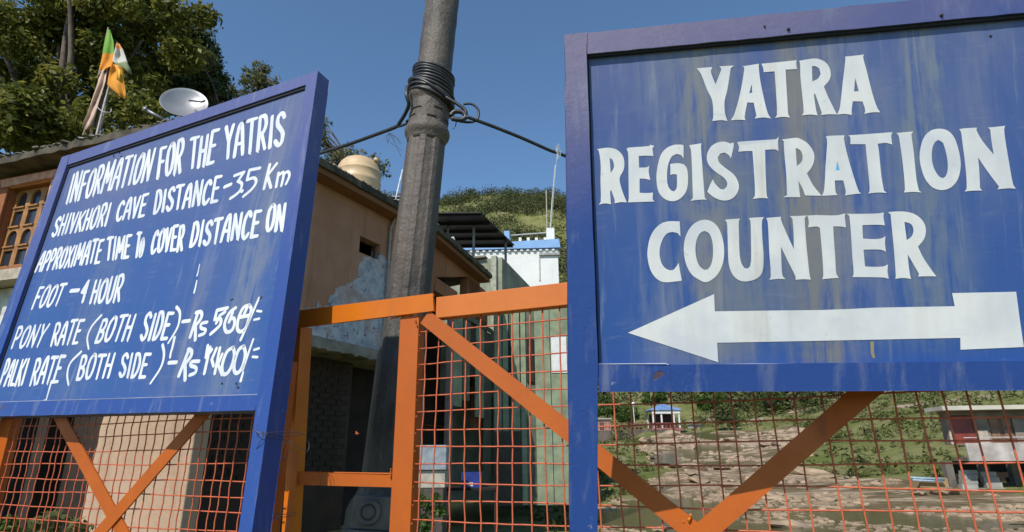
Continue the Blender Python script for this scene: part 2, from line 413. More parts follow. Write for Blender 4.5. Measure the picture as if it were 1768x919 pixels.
BL_(H_, [(720,233),(735,235),(745,240),(745,345),(725,318),(690,308),(650,330),(620,400),(612,500),(622,570),(650,605),(670,608),(690,580),(692,475),(672,470),(638,475),(640,440),(638,388),(700,382),(745,390),(770,420),(780,480),(778,560),(760,620),(720,665),(670,687),(615,680),(570,650),(540,600),(527,500),(538,400),(565,310),(610,260),(670,235)])
BL_(H_, [(790,238),(840,230),(890,222),(885,250),(895,400),(910,600),(915,660),(932,675),(880,675),(800,685),(820,660),(815,500),(805,280)])
BL_(H_, [(1145,215),(1148,240),(1125,345),(1110,320),(1075,297),(1040,305),(1020,335),(1030,375),(1080,420),(1150,475),(1185,540),(1185,600),(1150,655),(1100,680),(1040,678),(980,650),(935,612),(960,550),(980,512),(1000,550),(1040,590),(1070,592),(1092,570),(1095,540),(1070,500),(1000,450),(950,400),(932,350),(940,290),(975,240),(1030,213),(1080,210),(1120,225)])
BL_(H_, [(1175,215),(1190,210),(1340,200),(1490,190),(1508,170),(1503,220),(1508,285),(1480,272),(1400,275),(1402,400),(1410,600),(1415,650),(1425,665),(1360,662),(1298,670),(1318,640),(1310,450),(1298,285),(1250,285),(1185,290),(1190,250)])
idt = lambda P: list(P)
BL_(idt, [(1349.2,241.3),(1374.6,238.3),(1380,239.5),(1393,247),(1403,260),(1406,272.4),(1402,287.8),(1393,299.9),(1404,320.7),(1418.5,338.4),(1389.9,337.8),(1385,325),(1377.8,311.8),(1378.5,316),(1381,337.5),(1382,340.8),(1352,340.8),(1358.5,337.5),(1357.4,303),(1354,264.5),(1353,244)], [(1373.5,256.3),(1375.7,287),(1382,281.7),(1385.4,275),(1384.3,264.5),(1379,258)])
BL_(I_, [(205,170),(225,160),(357,155),(350,180),(380,320),(440,520),(470,600),(488,612),(430,618),(358,628),(365,600),(345,510),(278,510),(285,600),(300,625),(240,628),(178,631),(195,580),(205,400),(218,220),(215,178)], [(298,355),(285,430),(318,430)])
BL_(I_, [(385,155),(500,148),(710,132),(732,130),(722,160),(730,228),(680,215),(615,222),(625,280),(645,480),(665,590),(688,608),(620,605),(540,613),(552,590),(545,480),(520,225),(450,225),(400,225),(400,175)])
BL_(I_, [(760,138),(830,130),(895,125),(880,150),(900,300),(920,500),(940,590),(962,605),(900,600),(820,605),(830,580),(815,400),(785,180),(775,150)])
BL_(I_, [(1095,103),(1160,115),(1210,160),(1240,230),(1262,320),(1268,400),(1250,490),(1210,550),(1160,580),(1100,585),(1040,560),(990,500),(960,420),(945,330),(955,240),(980,170),(1030,120)], [(1095,192),(1130,215),(1150,280),(1165,360),(1165,430),(1150,475),(1130,492),(1100,480),(1065,430),(1045,370),(1040,300),(1050,240),(1070,205)])
BL_(I_, [(1255,108),(1300,100),(1395,95),(1392,115),(1440,200),(1528,308),(1510,200),(1500,110),(1482,95),(1550,88),(1617,80),(1610,110),(1620,200),(1650,380),(1680,540),(1702,575),(1640,572),(1555,580),(1570,560),(1480,440),(1405,330),(1415,450),(1420,570),(1438,590),(1370,590),(1298,597),(1315,570),(1305,400),(1280,200),(1270,130)])
BL_(J_, [(422,245),(430,395),(400,360),(345,350),(290,370),(245,440),(222,540),(235,640),(270,700),(320,728),(360,725),(390,690),(412,655),(425,740),(443,833),(380,840),(300,848),(240,840),(180,800),(130,720),(103,600),(105,510),(130,400),(180,315),(250,260),(320,243),(380,243)])
BL_(J_, [(670,228),(740,245),(800,300),(840,390),(860,490),(860,600),(840,690),(790,780),(720,835),(670,847),(610,820),(540,770),(490,680),(465,570),(465,470),(490,370),(540,290),(600,245)], [(670,340),(710,360),(740,420),(752,500),(750,600),(730,680),(700,720),(665,725),(620,690),(590,620),(578,530),(585,450),(610,380),(640,350)])
BL_(J_, [(870,232),(890,225),(1020,217),(1008,245),(1010,400),(1015,560),(1030,650),(1060,705),(1095,712),(1120,690),(1130,620),(1128,400),(1122,240),(1105,212),(1180,205),(1258,202),(1238,240),(1240,400),(1252,560),(1250,700),(1230,770),(1180,815),(1100,838),(1030,835),(970,800),(925,730),(905,640),(900,500),(895,350),(890,260)])
BL_(J_, [(1280,210),(1350,204),(1428,198),(1425,225),(1480,360),(1553,520),(1550,350),(1540,220),(1513,192),(1600,190),(1682,185),(1660,215),(1673,420),(1695,650),(1712,790),(1724,822),(1650,818),(1568,823),(1570,795),(1500,650),(1425,495),(1430,640),(1440,780),(1472,818),(1400,815),(1308,823),(1325,790),(1310,560),(1295,260)])
BL_(K_, [(190,187),(300,182),(480,185),(570,165),(565,200),(577,305),(520,295),(450,295),(455,400),(470,600),(480,760),(505,805),(420,810),(340,818),(352,780),(340,560),(318,310),(290,295),(200,305),(208,260),(200,205)])
BL_(K_, [(580,170),(700,170),(900,165),(952,155),(948,200),(963,285),(900,278),(738,282),(745,415),(850,420),(930,412),(967,390),(963,460),(972,545),(920,525),(750,525),(765,690),(850,695),(950,690),(992,670),(988,740),(1000,812),(930,800),(640,797),(652,760),(640,600),(625,350),(610,190)])
BL_(K_, [(990,155),(1040,148),(1150,147),(1240,165),(1310,210),(1355,270),(1368,340),(1350,420),(1290,495),(1340,600),(1420,720),(1473,790),(1380,788),(1292,792),(1300,765),(1240,660),(1188,570),(1195,660),(1210,770),(1222,815),(1140,805),(1065,815),(1070,780),(1055,560),(1030,300),(1018,175)], [(1155,250),(1178,430),(1225,395),(1245,340),(1235,290),(1205,262)])
def soften(P, k=3, lim=38):
    P = [Vector(p) for p in P]; n = len(P); sm = []
    for i in range(n):
        a = P[i] - P[i - 1]; b = P[(i + 1) % n] - P[i]; sm.append(a.length > .1 and b.length > .1 and abs(a.angle_signed(b, 0)) < R_(lim) and abs(a.angle_signed(b, 0)) > R_(1))
    out = []
    for i in range(n):
        p0, p1, p2, p3 = P[i - 1], P[i], P[(i + 1) % n], P[(i + 2) % n]; L = (p2 - p1).length
        t1 = (p2 - p0).normalized() * L if sm[i] else (p2 - p1); t2 = (p3 - p1).normalized() * L if sm[(i + 1) % n] else (p2 - p1)
        for j in range(k):
            t = j / k; out.append(tuple((2*t**3 - 3*t*t + 1) * p1 + (t**3 - 2*t*t + t) * t1 + (-2*t**3 + 3*t*t) * p2 + (t**3 - t*t) * t2))
    return out
big = [(soften(o), [soften(h) for h in hh]) for o, hh in big]
for o_, h_ in big:
    MB().prism(FR.L(o_, PAN), PAN - .0009, PAN, [FR.L(h, PAN) for h in h_], sheet=True).obj('letter', WHITE_R, rb)
arrow = [(1084.2,574.8),(1232.9,508),(1234,537.8),(1330,536.5),(1420,535.5),(1470,533.6),(1511.4,531.4),(1648,529),(1643.5,506.3),(1754,504),(1760,550),(1767.3,599.3),(1658,604),(1657.6,583.5),(1420,588.5),(1238,592),(1239.8,625.6)]
MB().prism(FR.L(arrow, PAN), PAN - .0009, PAN, sheet=True).obj('arrow', WHITE_R, rb)
LB = NT('pale blue paint').done((.12, .42, .72), .5)
MB().prism(FR.L([(1445.4,277.9),(1442.5,294.4),(1449.8,294.4)], PAN), PAN - .0007, PAN, sheet=True).obj('paint_fleck', LB, rb)
YST = NT('yellow stain').done((.30, .25, .13), .6)
MB().prism(FR.L([(1502,590),(1508.5,590),(1509,610),(1511,618),(1507,619),(1503.5,611)], PAN), PAN - .0006, PAN, sheet=True).obj('stain', YST, rb)
# the sealant line along the bottom of the sheet
sea = FR.L([(1029, 629.2), (1150, 628.2), (1156, 632), (1300, 629), (1768, 627.5)], 0)
MB().tube([(x, .002, z) for x, z in sea], .0014, 6).obj('sealant', plain('chalky sealant', (.42, .44, .5), .8), rb)

# ------------------------------------------------------------------ LEFT BOARD
lb = root('information_board', frame=FL, label='leaning blue board of white hand lettering headed INFORMATION FOR THE YATRIS', cat='signboard')
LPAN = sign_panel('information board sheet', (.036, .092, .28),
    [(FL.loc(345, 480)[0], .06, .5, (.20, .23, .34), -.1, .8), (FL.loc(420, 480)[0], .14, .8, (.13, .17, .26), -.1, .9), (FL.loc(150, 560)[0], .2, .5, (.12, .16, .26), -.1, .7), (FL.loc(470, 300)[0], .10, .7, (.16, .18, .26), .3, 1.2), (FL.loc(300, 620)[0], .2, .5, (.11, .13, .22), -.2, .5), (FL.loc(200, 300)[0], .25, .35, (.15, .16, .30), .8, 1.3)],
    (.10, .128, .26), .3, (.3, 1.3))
def fi(px, py): return FL.loc(px, py)
qTL, qTR, qBR, qBL = fi(107, 272), fi(549, 122), fi(466, 708), fi(-46, 720)
nTL, nTR, nBR, nBL = fi(116, 285), fi(529, 146), fi(446, 681), fi(-27, 695)
BKL = .063
MB().prism([(nBL[0] - .02, nBL[1] - .02), (nBR[0] + .02, nBR[1] - .02), (nTR[0] + .02, nTR[1] + .02), (nTL[0] - .02, nTL[1] + .02)], PAN - .002, PAN + .002).obj('sheet', LPAN, lb)
e = .0006
MB().prism(rough_edge_poly([(nTL[0] + e, nTL[1]), (nTR[0] - e, nTR[1]), (nTR[0] + .004 - e, qTR[1]), (nTL[0] - .012 + e, qTL[1])], .04, .0006, 1), 0, BKL - .002).obj('rail', FRAME_L, lb, bevel=.0015)
MB().prism(rough_edge_poly([(nBL[0] + e, qBL[1]), (nBR[0] - e, qBR[1]), (nBR[0] - e, nBR[1]), (nBL[0] + e, nBL[1])], .04, .0006, 2), .0004, BKL - .002).obj('rail', FRAME_L, lb, bevel=.0015)
dl = Vector((nTR[0] - nTL[0], nTR[1] - nTL[1]))
MB().prism([(nTL[0] + .001, nTL[1] - .012), (nTR[0] - .004, nTR[1] - .011), (nTR[0] - .004, nTR[1] - .0005), (nTL[0] + .001, nTL[1] - .0005)], .006, PAN - .003).obj('shade_strip', SHADEM, lb)  # shadow under the top rail, made as a dark strip
MB().prism([(nBL[0] + .001, nBL[1] + .001), (nBL[0] + .007, nBL[1] + .001), (nTL[0] + .006, nTL[1] - .013), (nTL[0] + .001, nTL[1] - .013)], .008, PAN - .003).obj('shade_strip', SHADEM, lb)  # dark strip in place of shadow along the left inner edge
MB().tube([(nBL[0] + .004, .001, nBL[1] - .0005), ((nBL[0] + nBR[0]) / 2, .001, (nBL[1] + nBR[1]) / 2), (nBR[0] - .004, .001, nBR[1] - .0005)], .0016, 6).obj('sealant', plain('chalky sealant line', (.26, .28, .38), .8), lb)
lgz = -(FL.M.translation.z) / FL.M.col[2].z
f9 = fi(436, 919); g9 = fi(412.5, 919)
MB().prism([(ext(nBR, g9, lgz), lgz), (ext(qBR, f9, lgz), lgz), f9, qBR, qTR, (nTR[0] + .004, qTR[1]), nTR, nBR], -.001, BKL).obj('leg', FRAME_L, lb, bevel=.0015)
MB().prism([(qBL[0], lgz), (nBL[0] - e, lgz), (nBL[0] - e, nBL[1]), (nTL[0] - e, nTL[1]), (nTL[0] - .012 - e, qTL[1]), qTL], -.001, BKL).obj('leg', FRAME_L, lb, bevel=.0015)

FONT = {
'A': [[(0,0),(.25,.7),(.5,1),(.75,.9),(.95,0)], [(.12,.38),(.88,.38)]], 'B': [[(.12,0),(.12,1)], [(.12,1),(.65,1),(.85,.78),(.6,.53),(.15,.52)], [(.3,.52),(.75,.47),(.95,.25),(.7,.02),(.12,0)]],
'C': [[(.95,.82),(.65,1),(.25,.8),(.1,.4),(.25,.08),(.6,0),(.95,.16)]], 'D': [[(.12,0),(.12,1)], [(.12,1),(.6,.97),(.92,.62),(.85,.25),(.5,.02),(.12,0)]],
'E': [[(.12,0),(.12,1)], [(.12,1),(.95,1)], [(.12,.53),(.78,.53)], [(.12,0),(.98,0)]], 'F': [[(.12,0),(.12,1)], [(.12,1),(.95,1)], [(.12,.53),(.78,.53)]],
'H': [[(.1,0),(.1,1)], [(.9,0),(.9,1)], [(.1,.5),(.9,.5)]], 'I': [[(.5,0),(.5,1)]], 'K': [[(.1,0),(.1,1)], [(.92,1),(.15,.45)], [(.35,.55),(.95,0)]], 'L': [[(.12,1),(.12,0)], [(.12,0),(.95,0)]],
'M': [[(.05,0),(.12,1)], [(.12,1),(.5,.3)], [(.5,.3),(.88,1)], [(.88,1),(.95,0)]], 'N': [[(.1,0),(.1,1)], [(.1,1),(.9,0)], [(.9,0),(.9,1)]],
'O': [[(.5,1),(.15,.8),(.06,.45),(.2,.08),(.5,0),(.82,.15),(.94,.55),(.82,.9),(.5,1)]], 'P': [[(.12,0),(.12,1)], [(.12,1),(.65,1),(.92,.75),(.65,.48),(.15,.45)]],
'R': [[(.1,0),(.1,1)], [(.1,1),(.65,1),(.88,.75),(.6,.5),(.15,.48)], [(.42,.48),(.95,0)]], 'S': [[(.92,.84),(.6,1),(.2,.88),(.2,.66),(.55,.5),(.88,.32),(.8,.08),(.45,0),(.05,.16)]],
'T': [[(0,1),(1,1)], [(.5,1),(.5,0)]], 'U': [[(.1,1),(.1,.3),(.28,.02),(.6,.0),(.88,.25),(.9,1)]], 'V': [[(.05,1),(.48,0)], [(.48,0),(.95,1)]], 'X': [[(.05,0),(.95,1)], [(.05,1),(.95,0)]], 'Y': [[(.05,1),(.5,.48)], [(.95,1),(.5,.48)], [(.5,.48),(.5,0)]],
'o': [[(.5,.75),(.15,.6),(.1,.25),(.4,0),(.8,.1),(.9,.5),(.5,.75)]]}
CURVED = set('ABCDOPRSUo')
WID = {'I': .38, 'M': 1.3, 'N': 1.05, 'O': 1.0, 'T': .95, 'E': .9, 'F': .85, 'L': .8, 'A': 1.0, 'K': .95}
rnd = random.Random(11)
CL = PAN - .002
def word(txt, TL, TR, BR, BL, br=None, squeeze=.30):
    q = [Vector(fi(*p)) if False else Vector(FL.loc(p[0], p[1], CL)) for p in (TL, TR, BR, BL)]
    ws = [WID.get(ch, .92) for ch in txt]; gap = squeeze; tot = sum(ws) + gap * (len(txt) - 1); x = 0
    hh = ((q[0] - q[3]).length + (q[1] - q[2]).length) / 2
    r = br if br else hh * (.060 if hh > .118 else .078)
    pad = r / (((q[3] - q[2]).length + (q[0] - q[1]).length) / 2)
    for ch, wd in zip(txt, ws):
        mb = MB(); dy = rnd.uniform(-.03, .03); sc = rnd.uniform(.95, 1.05); sk = rnd.uniform(-.04, .04)
        for k, st in enumerate(FONT[ch]):
            pts = []
            src = st
            if ch in CURVED and len(st) > 3: src = [tuple(p) for p in smooth_line(st, 4)]
            for (u, v) in src:
                U = pad + (1 - 2 * pad) * (x + u * wd + sk * v) / tot; V = (v * sc + dy + rnd.uniform(-.008, .008))
                a = q[3].lerp(q[2], U); b = q[0].lerp(q[1], U); pts.append(a.lerp(b, V))
            rr = [r * rnd.uniform(.93, 1.1) * (1.0 if i < len(pts) - 1 else .85) for i in range(len(pts))]
            add_stroke(mb, pts, rr, CL - .0005 - .00012 * k)
        # the brush left thin tails under the strokes
        tu = {'T': .5, 'Y': .5, 'I': .5, 'H': .9, 'R': .1, 'F': .12, 'P': .12, 'N': .9, 'A': .95, 'K': .95, 'M': .95}.get(ch)
        if tu is not None and rnd.random() < .6:
            U = pad + (1 - 2 * pad) * (x + tu * wd) / tot; a = q[3].lerp(q[2], U); b = q[0].lerp(q[1], U)
            add_stroke(mb, [a.lerp(b, .07), a.lerp(b, -.02), a.lerp(b, -.09) + Vector((.006, 0))], [r * .8, r * .5, r * .18], CL - .0012)
        mb.obj('letter', WHITE_L, lb); x += wd + gap
def pxs(strokes, r, name='letter', mat=None, sm=True):
    mb = MB()
    for k, st in enumerate(strokes):
        p = [Vector(FL.loc(a, b, CL)) for a, b in st]
        if sm and len(p) > 3: p = smooth_line(p, 4)
        add_stroke(mb, p, r if not isinstance(r, list) else [r[0] + (r[1] - r[0]) * i / (len(p) - 1) for i in range(len(p))], CL - .0006 - .00012 * k)
    return mb.obj(name, mat or WHITE_L, lb)
WORDS = [
('INFORMATION', (124,303),(271,258),(259,309),(112,351)), ('FOR', (275,255),(322,243),(314,298),(269,307)), ('THE', (328,241),(381,226),(371,281),(324,293)), ('YATRIS', (387,222),(497,192),(492,248),(384,275)),
('SHIVKHORI', (97,377),(196,350),(186,388),(87,409)), ('CAVE', (204,350),(259,334),(251,372),(198,382)), ('DISTANCE', (268,332),(385,306),(378,347),(263,368)),
('APPROXIMATE', (72,436),(182,413),(174,452),(60,468)), ('TIME', (185,414),(230,406),(224,443),(181,450)), ('To', (236,404),(254,402),(248,440),(231,445)), ('COVER', (264,402),(322,388),(317,431),(258,437)), ('DISTANCE', (332,387),(455,361),(448,406),(325,427)), ('ON', (462,359),(497,350),(491,397),(456,399)),
('FOOT', (66,498),(118,490),(104,526),(53,533)), ('HOUR', (163,487),(218,477),(208,520),(153,524)),
('PONY', (30,566),(88,559),(72,597),(18,601)), ('RATE', (95,561),(149,552),(136,592),(86,597)), ('BOTH', (175,553),(238,544),(224,587),(162,591)), ('SIDE', (250,543),(303,539),(291,584),(239,587)),
('PALKI', (10,624),(53,622),(41,664),(-3,665)), ('RATE', (61,622),(115,618),(102,660),(50,664)), ('BOTH', (140,615),(202,611),(190,652),(130,655)), ('SIDE', (210,611),(264,609),(253,650),(203,651))]
for wd in WORDS: word(*wd)
r0 = .0075
pxs([[(388,323),(399,318.5)]], .008); pxs([[(122.5,502.6),(136,501.4)]], .009); pxs([[(315.7,555.5),(327.7,554)]], .007); pxs([[(291.8,626.6),(305,625.8)]], .007)
pxs([[(405,303.6),(421.7,297.6)],[(421.7,297.6),(412,312)],[(411,313),(418,318),(415,329),(407,337),(398,343)]], .007); pxs([[(417.5,330.5),(418.5,330.2)]], .008, sm=False)
pxs([[(449,290.5),(431,294)],[(431,294),(427,310)],[(427,311),(439,307.5),(442.5,315),(435,327),(420.5,339.5)]], .007)
pxs([[(466,284.5),(456,326)],[(478,283),(462,303.6)],[(462,303.6),(468,324)]], .0072); pxs([[(481,299),(477,323)],[(482,303),(489,297.5),(489.5,306),(486,321)],[(490,302),(497,296.5),(500,304),(494,318)]], .0062)
pxs([[(153,486),(143,521)],[(153,486),(142,504)],[(142,504),(148,506)]], .0085)
for p in ([(175,545),(159,563.5),(151,583),(153.4,602.7)], [(305,530.5),(311,541),(307,565),(290.7,592.5)], [(140,608),(122,626.6),(116.4,646),(118.6,664.7)], [(281,595.7),(283.5,613),(277.7,635),(260,662)]):
    pxs([p], [.0066, .0045], 'bracket')
pxs([[(342,540),(328.5,582)],[(339,540),(347,539),(348.5,547),(342,557.7),(336.5,561)],[(338,563),(337.5,587)]], .0075)
pxs([[(358,556.6),(348.4,558.8),(347.3,566.4),(355,569.6),(352.7,576),(344,579.4)]], .0062)
pxs([[(393,532),(375,536)],[(375,536),(371,552)],[(371,552),(381,551),(380,562),(364,577)],[(389,539),(380,545),(374,558)]], .0068)
pxs([[(407,532),(396,541),(388,560),(391,573),(400,571),(405,560),(404,550),(397,552)],[(402,540),(396,556)]], .0068)
pxs([[(431,527),(420,532),(412,550),(410,567),(415,573),(424,567),(430,550),(434,534),(430,527)],[(414,548),(430,545)],[(427,531),(421,545)]], .0066)
pxs([[(447.4,515),(415.8,587)]], [.005, .006], 'slash', sm=False)
pxs([[(444,537),(451.5,538)],[(439,552.3),(448,550.5)]], .0042, 'dash', sm=False)
pxs([[(326,605),(309,649)],[(325.5,603.4),(331,606.6),(330,615.3),(322,626),(318,628.4)],[(320,630),(320,656)]], .0078)
pxs([[(344,624),(331,625),(330,631.6),(338.6,635),(337.5,643.6),(327.7,648)]], .0065)
pxs([[(363,600),(353,645)],[(359,597),(356,617)],[(366,604),(358,615)]], .0066); pxs([[(380,601),(371,645)],[(374,602),(366,621)],[(366,621),(369,632)],[(384,612),(377,630),(384,647)]], .0062)
pxs([[(403,600),(392,608),(384,630),(385,645),(392,645),(400,633),(405,614),(403,600)]], .0068); pxs([[(421,598),(412,605),(405,626),(405,641),(411,644),(419,633),(424,612),(421,598)]], .0068)
pxs([[(437.6,586),(419,639)],[(420,643.6),(415.8,657.7)]], [.0042, .0055], 'slash', sm=False)
pxs([[(438.7,604.4),(447.4,601.8)],[(436.5,616.4),(445,617)]], .0042, 'dash', sm=False)
pxs([[(89,659),(80,691)],[(79.4,692),(72,694)],[(72,694),(68,712)]], [.0065, .004], 'drip', sm=False)
pxs([[(301.6,583),(298,600),(295,610),(294,617.5)]], [.0065, .0045], 'drip'); pxs([[(345,456.5),(342,471),(340.5,476)]], [.0022, .0042], 'drip'); pxs([[(340,485),(338,495),(335.4,505.5)]], [.0035, .0045], 'drip')
BLK = NT('black tar').done((.012, .012, .02), .5)
for (a, b, c, d) in [(408,662,409,663.5),(410.5,669,412,670),(399,518,402,517),(449,516,452,513.5),(421,211,423,208),(383,662,384,663),(205,262,207,265),(209,270,211,271),(196,268,197,272),(213,258,217,257),(198,278,203,275),(528,168,531,165),(502,150,505,149)]:
    pxs([[(a,b),(c,d)]], .0035, 'speck', BLK, sm=False)

# ------------------------------------------------------------------ THE GATE
def ground_frame(px, py, Zc, ang):
    """upright frame through the point at pixel/depth; x runs towards the viewer's right, turned by ang"""
    p = PZ(px, py, Zc)
    return Frame(Vector((p.x, p.y, 0)), Vector((math.cos(R_(ang)), -math.sin(R_(ang)), 0)), Vector((0, 0, 1)))
GR = ground_frame(735, 700, 1.80, 21.5)      # right leaf
GL = ground_frame(400, 800, 1.90, 22.5)      # left leaf

def brace_poly(p, q, hw):
    p = Vector(p); q = Vector(q); d = (q - p).normalized(); n = Vector((-d.y, d.x)) * hw
    return [tuple(p - n), tuple(q - n), tuple(q + n), tuple(p + n)]
def wire_mesh(leaf, x0, x1, z0, z1, sx, sz, y, mat, seed):
    rd = random.Random(seed)
    x = x0 + sx * .55; proto = []
    def mk(L, vert):
        n = max(6, int(L / .05)); pts = []
        ph = rd.uniform(0, 6)
        for i in range(n + 1):
            t = L * i / n; wv = .0018 * (1 if i % 2 else -1) + .003 * math.sin(i * .31 + ph)
            pts.append((.0035 * math.sin(i * .23 + ph) + rd.uniform(-.0008, .0008), wv, t) if vert else (t, wv, .003 * math.sin(i * .27 + ph) + rd.uniform(-.0008, .0008)))
        return MB().tube(pts, .0023, 6).mesh('wire', mat, True)
    pv = [mk(z1 - z0, True) for _ in range(4)]; ph_ = [mk(x1 - x0, False) for _ in range(4)]
    while x < x1 - .004:
        o = bpy.data.objects.new('wire', rd.choice(pv)); COL.objects.link(o); o.parent = leaf
        o.location = (x + rd.uniform(-.004, .004), y, z0); o.rotation_euler = (0, rd.uniform(-.005, .005), 0); x += sx
    z = z0 + sz * .5
    while z < z1 - .004:
        o = bpy.data.objects.new('wire', rd.choice(ph_)); COL.objects.link(o); o.parent = leaf
        o.location = (x0, y + .003, z + rd.uniform(-.002, .002)); o.rotation_euler = (0, rd.uniform(-.003, .003), 0); z += sz
    # weld knots where wires cross the stile
def weld(mb, c, r, k, seed, d=(1, 0, 0)):
    rd = random.Random(seed); c = Vector(c); d = Vector(d)
    for i in range(k):
        p = c + d * (i - k / 2) * r * 1.3 + Vector((rd.uniform(-1, 1), 0, rd.uniform(-1, 1))) * r * .3
        q = r * rd.uniform(.7, 1.15)
        mb.lathe([(.0002, -q), (q * .7, -q * .7), (q, 0), (q * .7, q * .7), (.0002, q)], 8, Matrix.Translation(p))
    return mb

# right leaf
gr = root('gate_leaf', frame=GR, label='salmon orange wire mesh gate leaf standing behind the registration board', cat='gate')
tb = [GR.loc(754, 513), GR.loc(977, 489)]; bb = [GR.loc(754, 553), GR.loc(977, 531.5)]
zt = (tb[0][1] + tb[1][1]) / 2; ztb = zt - .070
pl0 = GR.loc(683, 700)[0]; pl1 = GR.loc(717, 700)[0]
xm, zm = GR.loc(1200, 893); XR = 2 * xm - pl1; zbot = .22
zmb = 2 * zm - ztb                                                # the braces would reach this low
MB().box(tb[0][0], XR, -.004, .036, ztb, zt).obj('top_rail', SALMON, gr, bevel=.002)
MB().box(pl0, pl1, 0, .04, 0, GR.loc(700, 545)[1]).obj('stile', ORANGE, gr, bevel=.002)
MB().box(XR - .035, XR, 0.001, .04, 0, ztb - .001).obj('stile', ORANGE, gr, bevel=.002)
MB().box(pl1 + .001, XR - .036, 0.001, .035, zbot, zbot + .06).obj('bottom_rail', ORANGE, gr, bevel=.002)
bw = .0245
A0 = GR.loc(735, 548); A1 = GR.loc(1200, 920)
d_ = (Vector(A1) - Vector(A0)); A2 = tuple(Vector(A0) + d_ * 1.7)
MB().prism(brace_poly(A0, A2, bw), -.006, .0).obj('brace', ORANGE, gr, bevel=.001)
B0 = GR.loc(1494, 676); B1 = GR.loc(1262, 878); e_ = Vector(B1) - Vector(B0)
Bs = tuple(Vector(B0) + e_ * ((ztb - B0[1] - .01) / e_.y)); Be = tuple(Vector(B0) + e_ * 2.1)
MB().prism(brace_poly(Bs, Be, bw), -.0125, -.0065).obj('brace', ORANGE, gr, bevel=.001)
mb = MB(); weld(mb, (*GR.loc(706, 543)[:1], -.003, GR.loc(706, 543)[1]), .006, 9, 1, (1, 0, .1)); wx, wz = GR.loc(1192, 893)
weld(mb, (wx, -.012, wz), .004, 5, 2, (.3, 0, .7)); tag(mb.obj('weld', ORANGE2, gr, smooth=True), kind='stuff')
wire_mesh(gr, pl1 - .004, XR - .03, zbot + .05, ztb + .006, .0505, .0515, .010, WIREM, 3)
mb = MB()
for (a_, b_, k_, dd_) in ((GR.loc(683, 549), GR.loc(683, 549), 6, (1, 0, .12)), (GR.loc(1212, 905), 0, 6, (.6, 0, .5)), (GR.loc(1186, 905), 0, 6, (-.6, 0, .5)), (GR.loc(676, 815), 0, 5, (0, 0, 1)), (GR.loc(720, 560), 0, 5, (.4, 0, -1))):
    weld(mb, (a_[0], -.004, a_[1]), .0038, k_, 7, dd_)
tag(mb.obj('weld', ORANGE, gr, smooth=True), kind='stuff')
# knots of weld metal on the stile where the wires end
mb = MB()
for k in range(24):
    weld(mb, (pl1 + .002, .008, ztb - .05 - k * .0515 * .995), .0034, 1, k)
tag(mb.obj('weld', WIREM, gr, smooth=True), kind='stuff')

# the narrow frame between the leaves: angle iron upright, cap bar and short rail
gf = root('gate_post', frame=GR, label='bright orange welded post and short rails wired beside the information board', cat='gate post')
cap = GR.L([(511, 566), (511.5, 537), (747, 507), (749, 537)], -.012)
MB().prism([cap[0], cap[3], cap[2], cap[1]], -.012, -.0045).obj('cap_bar', ORANGE2, gf, bevel=.0012)
c_ = -.002
u0, u1 = GR.loc(511, 566, c_)[0], GR.loc(519, 566, c_)[0]
zc = GR.loc(511, 563, c_)[1]
a9, b9 = GR.loc(486, 919, c_)[0], GR.loc(497, 919, c_)[0]; z9 = GR.loc(486, 919, c_)[1]
k9 = (zc - 0) / (zc - z9)
xa, xb_ = u0 + (a9 - u0) * k9, u1 + (b9 - u1) * k9
MB().hexa([(xa, c_, 0), (xb_, c_, 0), (xb_, c_ + .062, 0), (xa, c_ + .062, 0)], [(u0, c_, zc), (u1, c_, zc), (u1, c_ + .062, zc), (u0, c_ + .062, zc)]).obj('upright', ORANGE2, gf, bevel=.001)
zz = GR.loc(505, 778, -.006)[1]; s0, s1 = GR.loc(504, 778, -.006)[0], GR.loc(515, 778, -.006)[0]; t0, t1 = GR.loc(490, 919, -.006)[0], GR.loc(508, 919, -.006)[0]
z91 = GR.loc(490, 919, -.006)[1]
MB().hexa([(t0, -.006, z91 - .3), (t1, -.006, z91 - .3), (t1, .012, z91 - .3), (t0, .012, z91 - .3)], [(s0, -.006, zz), (s1, -.006, zz), (s1, .012, zz), (s0, .012, zz)]).obj('hinge_bar', ORANGE2, gf, bevel=.001)
rl = GR.L([(512, 836), (512, 816), (674, 819), (674, 840)])
MB().prism([rl[0], (pl0 - .001, rl[3][1]), (pl0 - .001, rl[2][1]), rl[1]], .002, .03).obj('rail', ORANGE, gf, bevel=.004)

# left leaf
gl = root('gate_leaf', frame=GL, label='orange gate leaf with crossed braces and wire mesh below the information board', cat='gate')
lx0 = GL.loc(22, 719)[0] ; lx1 = GL.loc(480, 800)[0]
zlt = GL.loc(300, 640)[1]
zlb = .25
MB().box(lx0 - .08, lx0, 0, .04, 0, zlt).obj('stile', ORANGE, gl, bevel=.002)
MB().box(lx1 - .03, lx1, 0.002, .04, 0, zlt).obj('stile', ORANGE, gl, bevel=.002)
MB().box(lx0 + .001, lx1 - .031, 0.001, .036, zlt - .06, zlt).obj('top_rail', ORANGE, gl, bevel=.002)
MB().box(lx0 + .001, lx1 - .031, 0.001, .036, zlb, zlb + .06).obj('bottom_rail', ORANGE, gl, bevel=.002)
P0 = Vector(GL.loc(105, 721)); P1 = Vector(GL.loc(200, 895)); dd = P1 - P0
MB().prism(brace_poly(tuple(P0 - dd * .45), tuple(P0 + dd * 2.2), .0245), -.006, 0).obj('brace', ORANGE, gl, bevel=.001)
Q0 = Vector(GL.loc(357, 713)); Q1 = Vector(GL.loc(196, 898)); dd = Q1 - Q0
MB().prism(brace_poly(tuple(Q0 - dd * .05), tuple(Q0 + dd * 2.1), .0235), -.0125, -.0065).obj('brace', ORANGE, gl, bevel=.001)
wire_mesh(gl, lx0 - .004, lx1 - .036, zlb + .05, zlt - .05, .0445, .050, .010, WIREM, 9)
